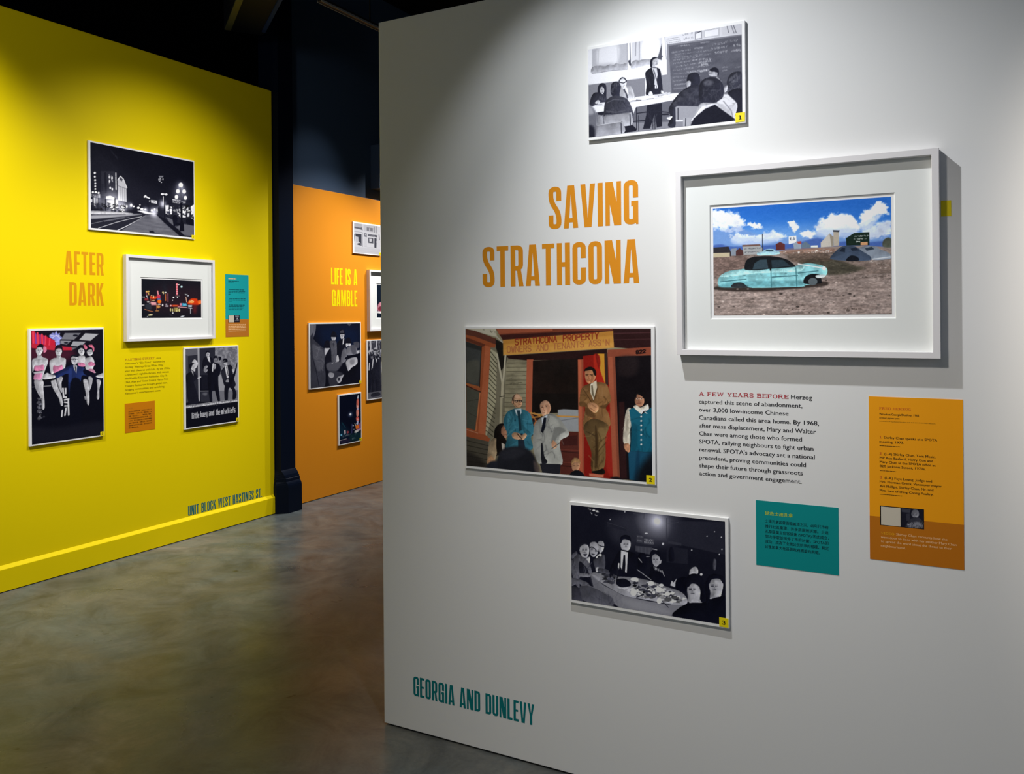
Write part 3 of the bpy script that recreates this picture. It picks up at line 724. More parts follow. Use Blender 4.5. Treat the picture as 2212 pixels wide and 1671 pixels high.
ART['porch'] = (440, 342, [(72,90),(1832,80),(1840,1540),(75,1392)], '#7c755e', '''
F .30
p #8e8870 1 455,250 660,250 645,1230 440,1230
p #6b6656 1 250,240 460,250 430,1240 250,1200
x #4a463a@.55 30,14 2 455,250 660,250 645,1230 440,1230
l #3c382c@.8 5 470,375 655,372
l #3c382c@.8 5 470,415 655,412
l #3c382c@.8 5 465,455 650,452
l #3c382c@.8 5 462,495 650,492
l #3c382c@.8 5 460,537 648,534
l #3c382c@.8 5 458,578 648,575
l #3c382c@.8 5 455,620 646,617
l #3c382c@.8 5 450,660 644,657
l #3c382c@.8 5 445,702 642,700
l #3c382c@.8 5 440,745 640,742
l #3c382c@.8 5 440,787 640,785
l #3c382c@.8 5 440,830 640,828
l #3c382c@.8 5 430,872 500,870
l #3c382c@.8 5 425,915 470,913
h #2e2b22@.8 3 20 500,560 640,530 480,610 630,600
p #9b967e 1 310,280 372,320 360,780 262,1130 255,1090
l #2c2a20 7 312,310 372,385
l #2c2a20 7 308,350 370,425
l #2c2a20 7 305,392 368,465
l #2c2a20 7 303,433 366,506
l #2c2a20 7 300,475 365,548
l #2c2a20 7 298,520 362,590
l #2c2a20 7 296,562 362,632
l #2c2a20 7 293,605 360,675
l #2c2a20 7 290,650 360,720
l #2c2a20 7 288,695 358,762
l #2c2a20 7 285,740 355,805
l #2c2a20 7 282,785 352,850
l #2c2a20 7 280,830 350,893
l #2c2a20 7 276,875 346,938
l #2c2a20 7 273,920 343,980
l #2c2a20 7 270,965 340,1025
l #2c2a20 7 266,1010 335,1070
l #2c2a20 7 263,1055 330,1110
p #aaa594 1 72,90 362,90 372,170 330,160 160,115
h #4a463a 8 30 230,95 360,125
p #553026 1 75,95 160,110 365,185 365,245 75,172
p #1a1816 2 360,190 430,225 432,340 470,345 455,430 400,500 380,330 362,270
l #99968a 12 368,165 425,220
p #6a3626 1 362,90 1480,82 1470,118 980,140 420,175 400,160
p #8c4a34 1 372,95 900,88 900,110 390,140
p #371a18 2 400,150 980,118 1470,100 1470,112 430,205
p #2a1617 1 1470,84 1835,80 1836,290 1478,260
l #43272a 8 1480,130 1835,120
l #3c2224 8 1480,190 1835,180
p #b3803a 1 430,198 1470,108 1480,265 432,343
p #98662a@.6 6 430,198 1470,108 1472,150 430,240
p #c29048@.5 4 430,290 1478,215 1480,265 432,343
t #7a2a1c 10 56 STRATHCONA 545,245 948,210
t #7a2a1c 10 56 PROPERTY 1000,208 1345,178
t #985a38 8 56 OWNERS 470,316 705,303
t #985a38 8 54 AND 748,298 865,290
t #985a38 8 54 TENANTS 905,284 1205,258
t #985a38 8 54 ASS'N 1245,252 1445,240
p #231313 2 455,345 1415,275 1415,330 1180,380 650,388 480,372
p #8a482c 1 75,150 160,165 360,240 352,272 312,268 258,1095 300,1132 290,1162 75,1115
p #a0583a 1 262,250 310,265 255,1095 190,1080
p #5a2f22 2 75,172 262,240 240,265 75,205
p #3a3c3c 1 77,212 226,262 204,638 78,605
p #2a2b2b 4 77,212 226,262 224,300 77,262
p #44443c 1 78,640 204,692 160,1052 78,1030
s #55544a@.6 10 85,420 200,400 190,600 85,580
l #90542f 14 78,615 206,650
l #201c1a 10 78,632 212,690
l #201c1a 8 224,262 204,645
l #b06a44 10 208,700 168,1058
l #302c28@.8 5 80,780 190,760
l #302c28@.8 5 80,880 180,930
l #a8735a 8 75,1045 185,1080
p #47433a 1 75,1112 290,1160 275,1290 272,1402 75,1395
l #26241f 6 75,1150 285,1200
l #26241f 6 75,1195 280,1240
l #26241f 6 75,1245 276,1285
l #26241f 6 75,1295 275,1330
l #26241f 6 75,1345 272,1372
s #221f1e@.8 16 60,1250 220,1330 260,1420 60,1420
l #aaa490 18 372,335 420,600
l #aaa490 18 452,345 428,610
l #a39c86 26 424,600 418,735
l #9a937c 24 412,735 402,985
l #2a2820 8 395,735 440,728
p #9c523a 1 655,378 716,378 708,620 700,890 640,882 648,600
p #130f0e 1 712,392 1140,368 1140,880 700,890
x #1f1512@.8 30,30 2 712,392 1140,368 1140,700 712,700
p #8d9094 2 946,855 1000,848 1140,855 1140,1062 950,1052
l #6e7076 8 950,960 1140,930
p #241718 2 700,890 950,915 955,1060 700,1100
p #502620 1 960,1060 1142,1062 1147,1475 965,1462
p #3c1c1a 1 985,1105 1130,1095 1130,1190 990,1195
l #6a332a 6 975,1230 1140,1240
l #6a332a 6 980,1350 1145,1360
l #301715 8 975,1250 1140,1262
l #301715 8 980,1385 1145,1400
l #b9853f 14 690,885 760,902 830,912 1140,920
l #9a5a34 14 695,900 740,960 720,1000
l #a8763a 12 720,885 780,920 700,930
p #7d1812 1 1185,345 1420,318 1480,1510 1190,1482
s #a02418 4 1290,330 1345,350 1350,460 1400,620 1300,560 1290,440
p #b8842c 1 1318,322 1388,322 1395,610 1352,490
s #7a1a14 3 1305,330 1340,340 1350,420 1330,460
p #30241f 1 1388,315 1420,312 1425,620 1400,610
s #93221a 6 1400,900 1470,950 1470,1450 1400,1380
p #a9583e 1 1138,378 1188,376 1192,1482 1145,1475
p #8a4632 2 1170,378 1188,376 1192,1482 1178,1480
p #98513a 1 1420,310 1492,345 1532,1505 1465,1496
p #7d4230 3 1465,330 1492,345 1532,1505 1510,1500
p #804230 1 1420,285 1832,255 1832,335 1420,352
t #180e10 10 30 822 1690,322 1785,310
p #110d11 1 1490,348 1833,335 1840,1542 1532,1505
p #2c1718 4 1525,780 1575,775 1600,1500 1535,1505
s #221a1c@.8 14 1520,360 1700,360 1680,520 1530,520
s #15100f 1 340,1110 348,1040 388,992 440,990 468,1035 425,1012 412,1090 440,1180 430,1240 330,1310 340,1190
s #9d6f56 1 410,1035 438,1002 466,1040 470,1085 455,1120 425,1130 408,1095
l #2a1a14 6 438,1050 462,1046
l #7a4a3a 5 440,1095 462,1090
s #8f7c64 1 275,1335 290,1200 325,1130 368,1140 372,1230 340,1340
s #15100f 1 372,1060 405,1080 462,1160 455,1240 380,1290 360,1200
p #b3aaa0 1 410,1170 440,1185 440,1245 415,1240
s #a8805f 2 270,1340 310,1290 350,1340 340,1370 280,1370
s #ab8568 1 513,775 525,722 565,706 602,735 608,790 592,832 555,838 525,805
s #86644a@.6 4 515,780 540,800 560,838 530,815
s #4b3a2f 1 510,790 516,738 545,710 530,745 530,795 520,805
s #c8a288@.7 4 540,720 575,715 590,745 550,750
e #a07a60 1 516,785 7,14
l #1c1816 6 526,766 608,770
e #161414 1 552,776 17,12 592,776 15,11
e #8e7260 1 552,777 11,7 592,777 9,6
l #5a4030 5 545,818 560,832 592,830
l #7a523c 6 570,812 595,806
l #8a6248 5 575,780 580,798 570,800
l #d8c0a8@.7 5 540,762 560,762
s #2c6173 1 430,985 458,890 520,850 560,845 610,850 680,890 712,1000 716,1075 690,1120 695,1235 460,1232 470,1100
s #22505f@.8 3 600,870 630,900 620,1000 690,1080 640,1090 598,1010
s #387285@.7 5 470,900 510,880 500,1000 470,1060
w #173f4c@.8 16 90 470,880 690,900 690,1220 470,1220
w #4a8898@.6 10 80 470,900 680,900 680,1100 470,1100
p #a9b8c0 1 535,852 600,845 602,885 580,920 555,910
p #17303c 1 556,862 586,862 604,1050 578,1062 570,950
p #1b2430 1 565,1085 610,1080 635,1215 568,1220
s #b08a6c 1 508,1090 535,1070 580,1082 600,1100 632,1078 652,1100 620,1140 590,1135 560,1138 520,1125
l #1c1614 9 560,1085 600,1130
l #1d4756 6 522,860 545,960
e #173a48 1 540,958 7,9 540,1050 7,9
s #c0957a 1 777,830 785,790 825,766 862,785 880,838 862,888 828,922 797,902
l #8a6048 6 785,818 808,814
l #7a5240 6 830,812 850,812
e #3a2a20 1 798,828 6,4 838,825 7,4
l #a06e54 6 812,830 808,856 820,862
l #8a6048 6 800,885 822,882
s #a87c62@.7 4 838,800 872,820 868,870 835,910 845,850
l #5a3a2c 5 790,832 805,832
s #8f908c 1 708,1130 728,990 800,920 880,890 950,925 1000,990 1048,1060 1040,1105 960,1165 988,1368 850,1372 758,1362 715,1240
s #a4a5a0@.7 6 860,910 930,940 960,1010 880,1020
w #5c5d5e@.7 18 90 730,960 970,970 950,1340 750,1330
w #b4b5b0@.6 12 80 850,930 1030,1000 970,1330 830,1300
s #6d6e6c@.8 4 930,1020 1020,1050 950,1100 900,1190 880,1150
l #6a6b6a 6 868,920 800,1085
l #757674 6 770,950 780,1080
l #777876 5 800,1130 740,1140
p #b6bdc6 1 790,935 850,900 840,945 800,1020
p #10131d 1 812,928 838,930 826,1020 802,1078 784,1060 800,985
s #1a1b22 1 785,1190 800,1180 815,1290 845,1352 790,1362
p #202129 1 772,1365 972,1370 960,1465 795,1452
s #b5876a 1 888,1160 905,1145 935,1180 930,1215 900,1222 885,1200
l #5a5b5a 8 885,1225 960,1170
s #b07a56 1 1203,525 1212,470 1260,455 1300,485 1305,540 1285,588 1245,606 1215,580
s #14100e 1 1192,488 1215,458 1260,445 1305,475 1310,530 1288,520 1270,478 1215,485
l #3a2418 7 1212,522 1236,518
l #3a2418 7 1252,520 1280,522
l #7a4a34 6 1225,572 1255,574
e #20120c 1 1226,530 7,4 1268,530 8,4
l #8a5236 6 1240,535 1236,555 1246,560
s #8d5a3e@.7 3 1270,530 1295,545 1280,590 1255,600
s #7a5836 1 1150,780 1170,655 1240,608 1330,590 1410,612 1440,700 1448,770 1400,830 1432,900 1440,1005 1340,985 1285,925 1262,1008 1186,1008 1205,830 1160,822
s #8f6a44@.7 6 1330,620 1400,640 1420,720 1340,740
w #4a321c@.7 18 70 1180,660 1400,660 1430,990 1200,990
w #9a7650@.5 12 60 1195,660 1395,660 1430,960 1200,960
s #4e3620@.8 4 1400,800 1440,770 1395,840 1340,820
s #4e3620@.8 4 1210,830 1290,890 1285,930 1215,900
s #553b22@.8 4 1150,780 1160,820 1230,820 1200,780
l #4a331e 7 1325,640 1280,770
l #4a331e 7 1190,660 1265,780
p #c5baa4 1 1255,612 1312,572 1318,640 1284,765 1255,690
p #6b6250 1 1262,622 1278,622 1294,755 1268,705
e #d9d4cc 1 1268,610 6,6
s #be8c66 1 1228,805 1255,785 1300,792 1332,825 1322,868 1290,880 1250,850
l #7d5238 6 1250,835 1300,868
l #8a5c40 5 1265,800 1310,830
s #5f4a2e 1 1188,1012 1285,935 1425,1000 1395,1120 1398,1280 1372,1418 1265,1432 1262,1260 1225,1150
s #7b633f@.8 6 1330,1030 1390,1050 1370,1240 1345,1350 1330,1180
w #3c2c18@.8 14 130 1220,1030 1400,1030 1385,1400 1260,1400
w #8a7048@.6 10 120 1230,1030 1400,1030 1380,1400 1260,1400
s #3c2c1a 3 1300,1000 1320,1080 1325,1300 1300,1420 1300,1200
l #3a2a1a 7 1215,1060 1300,1100
p #bb6a52 1 1240,1455 1378,1466 1376,1495 1242,1482
s #15110f 1 1325,1425 1372,1408 1392,1448 1350,1466 1270,1450 1270,1435
s #a4745a 1 1676,745 1700,692 1750,702 1766,765 1750,808 1715,820 1682,792
s #120f12 1 1662,725 1690,672 1750,668 1790,735 1805,820 1772,832 1762,745 1700,702 1690,735
l #2a1c1a 6 1680,742 1712,738 1752,738
e #c9a995 1 1700,745 12,8 1735,745 14,8
l #6e3c34 6 1695,788 1730,786
e #1c1210 1 1702,746 5,4 1738,746 5,4
l #7e5040 5 1716,750 1712,770 1722,772
s #ddd4c4 1 1662,822 1690,805 1725,828 1770,810 1800,798 1806,850 1760,862 1735,892 1700,862
s #cbc2b2 1 1595,860 1640,842 1645,980 1630,1040 1628,1180 1568,1165 1568,1040
s #a79f92@.7 4 1600,900 1615,1000 1600,1150 1580,1100
w #958c7e@.7 8 90 1580,880 1635,880 1625,1150 1575,1150
p #14586f 1 1620,848 1665,832 1740,895 1836,825 1838,1252 1632,1242 1648,1050
s #0f465a@.8 8 1640,1000 1700,1010 1690,1230 1640,1230
s #1c6a80@.6 8 1760,900 1830,900 1830,1080 1770,1060
w #0c3c4c@.7 14 110 1640,880 1830,880 1830,1240 1640,1240
e #e8e4dc 1 1735,915 8,8 1735,955 8,8 1735,998 8,8 1735,1042 8,8 1735,1087 8,8 1735,1135 8,8 1735,1178 8,8
l #c9d0d0 7 1770,870 1790,885
p #164660 1 1612,1242 1838,1254 1840,1542 1622,1512
s #10324a@.8 6 1690,1260 1720,1260 1700,1520 1670,1520
s #0e0c10@.9 22 1780,1320 1860,1260 1860,1560 1690,1560 1700,1440
s #b07c5e 1 1572,1175 1618,1172 1628,1225 1615,1255 1580,1225
s #1b1c23 9 358,1345 400,1255 470,1212 600,1205 690,1252 738,1340 735,1465 358,1440
s #26272f@.8 12 400,1260 560,1220 640,1260 560,1310 430,1330
s #6a5a54@.6 8 715,1340 770,1400 770,1450 730,1450
s #20222b 6 262,1408 300,1352 365,1350 362,1432
s #b28465 1 1075,1372 1105,1332 1145,1350 1150,1400 1120,1442 1085,1425
s #8f6d4a 1 1068,1352 1100,1308 1150,1325 1155,1372 1135,1352 1098,1352 1080,1375
l #3a2418 5 1090,1385 1108,1384
l #3a2418 5 1122,1386 1140,1384
l #7a4a3a 4 1105,1420 1125,1420
s #14141b 1 1058,1475 1100,1428 1160,1435 1192,1488
s #17151a 5 1440,1500 1500,1485 1560,1510 1560,1525
N .035 2 2 7
N .05 40 40 8
''')
ART['banquet'] = (400, 258, [(117,148),(1803,338),(1812,1462),(127,1190)], 14, '''
F .30
s 45@.7 40 560,300 900,230 1300,300 1300,560 900,620 600,560
p 30 2 1180,330 1803,345 1803,700 1180,560
s 60@.7 16 860,260 1180,280 1180,500 1040,520 900,470
g 150@.5 110 1060,345
g 190@.35 55 1070,330
g 180@.2 200 1050,330
l 60 6 925,240 922,300
l 40 5 1170,300 1168,520
l 70@.7 5 810,250 930,265
l 70@.7 5 1170,365 1300,345
h 215 6 16 305,195 345,205 360,205 430,235 335,235 360,255 385,260 410,270
e 225 1 372,212 16,9 408,222 16,9
e 200 1 714,230 6,6 552,312 6,6 1688,450 6,6 1762,508 7,7 1608,498 6,6 1442,648 7,7 1740,695 7,7 1768,640 7,7
p 30 2 520,340 730,400 730,440 520,390
l 60@.7 6 525,345 725,410
p 45 1 1185,545 1330,575 1330,600 1185,575
p 55 1 845,480 920,490 920,580 840,560
h 120 8 26 850,500 915,505 850,540 910,550
p 70 1 925,520 1030,530 1030,590 925,580
h 190 10 24 930,535 1025,540 930,560 1025,570
e 200 1 948,465 18,8 1130,580 12,14
p 62 2 830,600 1010,620 1010,700 830,660
l 90@.7 4 860,610 860,670
l 90@.7 4 900,615 900,680
l 90@.7 4 940,620 940,690
l 90@.7 4 980,625 980,690
l 200 6 1015,635 1065,645
p 26 2 1170,600 1400,640 1400,800 1170,780
s 12 2 1190,680 1215,610 1245,650 1250,760 1200,770
s 90@.8 3 1680,750 1705,760 1700,860 1675,850
s 8 2 850,740 880,680 940,690 960,760 940,860 860,860
l 190 7 865,735 900,780
l 150 6 950,720 985,718
s 80 2 130,700 180,660 190,700 140,745
s 178 1 210,620 240,575 290,572 320,625 315,700 280,740 240,715
s 25 1 205,625 225,580 280,565 315,595 270,582 225,610 218,640
f 30@.8 42 272,650
s 60 1 258,690 300,688 285,712 265,708
s 150 1 328,590 345,562 395,560 425,605 415,680 375,722 335,690
l 15 10 330,620 352,612 385,632 410,660
e 90 1 352,635 12,12 395,655 12,12
s 60 1 345,685 385,690 365,705
s 170 1 418,580 435,548 475,555 488,600 470,660 435,670
l 15 10 425,590 455,605 488,608
s 230 1 395,725 440,685 460,700 455,742 430,705 410,735
s 85 1 130,760 200,690 240,720 300,745 350,870 330,930 220,940 215,1060 160,1000 128,860
s 25 1 215,770 300,850 320,930 225,930
w 130@.5 16 90 150,740 330,760 340,920 150,960
w 40@.6 16 90 140,740 320,760 340,920 150,1000
s 72 1 368,760 400,740 440,720 490,700 492,850 400,860
s 200 1 292,740 330,722 325,790 310,770
l 55 9 300,860 350,780
h 120@.6 10 50 240,760 330,850
s 120 1 215,900 320,910 330,940 220,935
s 90 1 128,1040 200,1010 280,1060 330,1060 300,1000 130,950
s 55 3 126,1050 230,1080 250,1210 126,1195
s 205 1 395,840 425,838 420,880 398,882
s 70 1 425,845 520,860 560,910 470,900 420,880
s 165 1 665,560 690,525 740,522 775,560 775,610 755,650 715,658 680,635
s 12 1 662,560 668,505 715,480 770,500 782,560 768,545 720,528 690,535 675,570
f 30@.8 42 726,588
s 120@.7 3 720,570 735,600 722,612
s 10 2 560,830 620,700 670,645 760,660 840,700 860,860 840,960 560,900
p 205 1 672,650 748,672 745,720 735,895 690,880 668,830
p 12 1 700,700 718,702 722,800 716,890 680,890 690,790
s 150 1 1005,720 1030,688 1075,695 1100,740 1090,800 1055,828 1022,795
s 10 1 985,800 990,680 1030,648 1085,660 1110,720 1105,770 1092,725 1050,690 1012,715 1010,780
s 170 1 1090,770 1112,755 1108,790 1092,795
f 30@.8 40 1050,755
s 9 2 985,900 1000,830 1060,830 1140,880 1150,990 1060,1010 980,960
h 190 12 40 1030,830 1120,880 1040,850 1130,890
l 170 7 1120,870 1145,930
s 180 1 1418,890 1430,835 1475,822 1510,860 1500,910 1420,915
s 20 1 1415,850 1440,818 1490,825 1460,832 1425,860
s 12 2 1230,930 1260,920 1290,980 1240,1000
p 190 1 1225,980 1245,1000 1280,955 1260,1050 1210,1030
s 5 2 1270,980 1380,940 1400,1080 1290,1100
e 210 1 1545,912 14,14
s 140 1 335,905 400,890 560,930 800,945 1000,985 1180,1050 1330,1105 1400,1200 1330,1260 1180,1230 900,1180 700,1140 480,1020 360,940
p 125 1 335,910 480,1030 700,1145 900,1190 1180,1240 1350,1240 1280,1320 1268,1382 1000,1335 640,1275 560,1180 380,1080
s 105@.8 10 340,920 420,1000 480,1100 380,1070
w 90@.5 14 140 350,930 700,1160 640,1270 400,1090
w 160@.4 10 140 600,1160 1250,1250 1250,1370 680,1260
s 145@.7 14 700,1180 1100,1260 1200,1340 800,1280
b 60 26 26 430,900 620,930 600,1010 500,1000
b 150 60 24 780,950 1160,1050 1300,1180 900,1130
b 175 40 30 640,1040 900,1070 1180,1200 860,1150
b 170 34 30 1000,1060 1380,1170 1390,1215 1150,1210
b 40 40 20 780,980 1200,1090 1300,1200 860,1120
b 215 26 18 760,960 1180,1060 1340,1200 900,1150
s 12 1 600,980 650,960 720,960 775,1000 770,1040 660,1050
l 220 14 648,795 645,850
l 20 20 640,850 620,960
l 160 8 620,930 612,1000
l 12 20 580,850 575,920
l 12 20 560,880 555,940
e 215 1 820,965 45,20 1000,1010 35,26 1112,1030 26,18 810,1110 36,40 1088,1080 36,32 1090,1200 28,32 1180,1125 30,20
e 60 1 1030,1130 30,40 900,1080 40,14
e 225 1 1030,1110 18,18
l 170 7 850,860 1000,970
l 20 8 1120,1200 1190,1270
l 20 12 845,1160 920,1130
s 78 1 220,1050 280,1022 400,1065 540,1140 585,1190 590,1255 440,1240 260,1200 230,1120
l 130@.8 5 235,1035 300,1030 420,1075 545,1150
w 55@.5 14 110 240,1050 560,1160 570,1240 260,1190
l 15 8 590,1240 660,1275
s 168 1 1388,1030 1430,980 1500,1000 1535,1090 1530,1180 1560,1222 1420,1222 1400,1130
s 8 1 1368,1060 1378,960 1440,905 1530,920 1580,1010 1590,1200 1540,1200 1535,1080 1500,1010 1450,1000 1400,1040 1385,1130
f 22@.85 60 1452,1085
s 110@.6 8 1395,1100 1420,1180 1440,1222 1405,1160
s 205@.6 6 1470,1020 1510,1060 1510,1130 1480,1110
s 10 1 1395,1040 1398,990 1450,960 1515,985 1528,1050 1490,1018 1440,1012 1412,1045
s 130@.7 4 1440,1080 1455,1110 1435,1120
s 170 1 1625,1010 1660,960 1740,960 1780,1010 1765,1110 1740,1160 1640,1175 1645,1110
s 10 1 1610,1020 1615,940 1680,905 1780,930 1800,1000 1778,1010 1740,960 1660,965 1635,1010
f 24@.85 58 1690,1045
s 205@.6 6 1690,980 1740,990 1750,1060 1710,1050
s 105@.6 8 1640,1100 1690,1150 1740,1150 1660,1170
s 140@.7 5 1690,1040 1680,1080 1660,1070
s 6 1 1260,1382 1300,1280 1420,1222 1560,1215 1640,1180 1760,1150 1815,1180 1815,1470
s 6 1 1590,1000 1620,1000 1640,1160 1600,1220
N .03 2 2 5
N .03 30 30 6
''')
ART['wreck'] = (440, 282, [(308,458),(1477,378),(1473,1152),(306,1155)], '#7a6a66', '''
p #2f6fc4 1 300,370 1480,370 1480,720 300,720
p #1f5cb4@.8 60 300,360 1480,360 1480,470 300,520
p #86aee0@.7 50 300,600 1480,560 1480,760 300,760
s #6d8fc6@.8 12 310,600 480,590 650,640 900,650 1150,560 1477,570 1477,690 310,710
c #a9bcdf 7 310,560 420,580 520,570 500,600 400,610 312,600
c #d8dfee 9 308,480 350,475 400,478 480,500 510,540 520,570 440,590 380,580 308,570
c #f6f6fa 8 310,485 350,478 400,485 450,520 400,540 330,530
c #e6ebf4 6 420,530 470,505 505,540 490,575 440,570
c #f2f4fa 6 540,565 580,545 620,560 630,590 580,592
c #cfdaec 7 425,630 470,610 520,640 590,630 660,610 740,620 790,640 700,670 560,680 440,665
s #b4c5e4@.8 8 440,650 640,650 760,660 620,690 450,690
c #f5f7fb 6 795,548 830,538 865,580 850,600 815,592
c #e0e7f3 9 970,570 1010,540 1080,500 1160,492 1240,520 1260,580 1230,620 1100,640 1000,620
c #fbfbfd 8 1030,545 1090,505 1170,500 1230,530 1180,560 1080,570
s #b3c3e0@.8 9 990,600 1120,590 1240,590 1230,640 1000,640
c #f3f5fa 8 1260,520 1290,480 1330,470 1345,430 1400,420 1450,455 1440,490 1380,510 1330,560 1270,580
s #c7d3e8@.8 7 1270,560 1340,520 1420,490 1350,570 1290,600
c #dde5f2 6 880,610 930,600 980,620 960,650 890,650
c #c6d2e8 9 1300,610 1360,570 1440,550 1477,545 1477,640 1320,650
s #3e5aa0@.9 6 310,700 360,690 440,705 700,695 860,680 990,650 1080,680 1200,670 1300,680 1477,670 1477,720 310,730
p #8a7c76 3 306,775 480,760 720,740 1080,705 1290,700 1477,712 1474,1156 305,1156
p #a08f8a@.7 40 306,980 1474,900 1474,1156 305,1156
x #5c4e46@.5 50,10 2.6 306,775 480,760 720,740 1080,720 1477,720 1477,900 306,860
x #a3958f@.5 40,9 2.4 306,960 1474,880 1474,1156 305,1156
x #6a5c56@.45 46,8 2.6 306,900 1474,800 1474,1156 305,1156
s #8e6c5c@.7 8 740,735 860,715 1080,718 1070,745 800,755
s #3c3a30@.85 10 860,800 1050,780 1230,830 1300,850 1150,890 1000,880
s #54463d@.8 8 800,760 1000,745 1080,770 1060,800 850,810
s #6b5852@.8 12 320,770 520,765 520,860 320,900
n .5 5,3 306,775 480,760 720,740 1080,720 1477,720 1474,1156 305,1156
n .5 16,4 306,775 480,760 720,740 1080,720 1477,720 1474,1156 305,1156
h #cfc4be@.6 14 20 1100,760 1470,830 950,740 1080,740
h #3e332e@.7 12 16 700,1100 900,1120 1150,920 1460,900 1050,990 1120,1000 1160,1110 1280,1120
p #2d2a2e 1 308,712 408,705 425,745 425,770 308,748
p #b5a98e 1 308,748 415,745 415,772 308,776
p #7d8794 1 425,720 460,716 460,765 425,765
p #4a2f2e 1 455,765 455,735 480,715 505,735 505,762
p #9a9c9e 1 497,698 610,692 630,720 628,755 505,760
p #6a4d44 1 497,695 612,690 618,700 497,706
h #4c4f56 8 10 510,720 615,715 515,742 615,738
l #22252e 6 630,625 630,758
p #5a2c2c 1 715,690 745,675 775,690 775,728 718,730
p #dfe4ec 1 800,640 850,635 852,680 800,690
h #48505e 6 26 808,655 845,655
p #8e9aa8 1 830,690 855,668 882,690 882,720 835,722
p #a04238 1 850,675 882,670 884,690 862,688
p #5f7080 1 885,715 885,690 910,672 940,695 940,712
p #b9b4ac 1 1010,712 1010,680 1068,620 1092,640 1092,705
p #8b8376 1 1068,620 1095,645 1092,705 1080,706
p #a89f92 1 1094,605 1130,605 1130,700 1094,702
p #2e3440 1 1090,598 1134,600 1132,612 1092,610
p #16261f 1 1176,652 1230,618 1330,612 1330,698 1178,700
h #c9d0cc 7 8 1235,640 1320,635 1235,658 1320,655 1235,675 1270,674
p #c09068 1 1272,678 1318,676 1318,697 1272,698
p #d8dcd6 1 945,700 990,698 990,712 945,712
s #4b5046 3 1420,670 1450,648 1475,660 1475,710 1420,708
s #9cc6d6 1 595,745 625,740 650,724 700,722 715,735 738,740 738,755 660,762 598,762
p #2f4552 1 640,738 655,728 695,727 705,738
s #3b485c 1 1076,770 1110,735 1150,706 1220,702 1260,720 1310,748 1335,770 1330,798 1180,800 1080,790
p #1a2230 1 1128,738 1152,714 1170,714 1168,745
p #1c2534 1 1205,720 1240,712 1262,732 1215,735
s #10151e 1 1180,785 1210,765 1250,775 1256,800 1182,802
s #7e8896 1 1262,720 1320,702 1370,706 1400,725 1450,745 1470,765 1462,788 1350,795 1335,770
p #2a3644 1 1300,718 1345,708 1362,724 1310,735
l #c9ced4 6 1350,790 1465,775
s #2b2421@.9 6 330,965 520,955 700,960 900,950 1040,935 1030,965 800,985 600,1000 340,990
s #86c4cc 1 342,960 345,905 400,868 480,855 520,850 680,850 850,830 920,815 1010,828 1048,850 1046,890 1010,915 1000,945 900,960 880,968 560,975 530,955 430,970
s #a7dade@.9 3 360,890 480,862 680,860 850,842 900,835 860,870 600,880 380,905
s #5e9aa4@.8 5 360,950 520,930 700,930 880,930 880,965 540,970 360,972
s #16191d 1 510,850 520,800 560,775 640,768 720,772 790,792 840,830 830,840 690,850 600,860 530,860
p #32424c 1 562,855 575,815 610,792 655,790 665,850
p #28363f 1 690,846 685,795 760,792 810,832
n .5 12,9 342,960 345,905 400,868 520,850 680,850 850,830 1010,828 1048,850 1040,900 900,960 600,975 430,970
b #5d98a2@.4 16 8 360,900 860,870 880,960 380,960
l #16191d 12 672,790 680,860
l #3a6a74 6 350,935 520,918
l #2f5a64 6 690,905 855,895
l #3a6a74 6 860,880 990,865
l #3d747e 6 682,860 684,970
l #3d747e 6 845,845 850,965
l #e6eeee 6 860,820 1040,850
s #14161a 1 900,950 905,905 950,885 1000,890 1012,925 1005,948
s #2a2f33 1 425,970 440,945 490,940 520,960 520,972
e #566066 1 955,935 30,24
e #e4ecec 1 1030,850 12,14
s #c9d6d8 1 975,895 1030,890 1035,905 985,912
b #4e4440@.7 40 9 320,990 1470,880 1470,1150 320,1150
b #b8aca6@.6 40 6 320,1000 1470,800 1470,1150 320,1150
b #d8d0ca@.8 24 6 760,740 1080,722 1100,740 800,756
N .03 2 2 3
N .04 8 4 4
''')

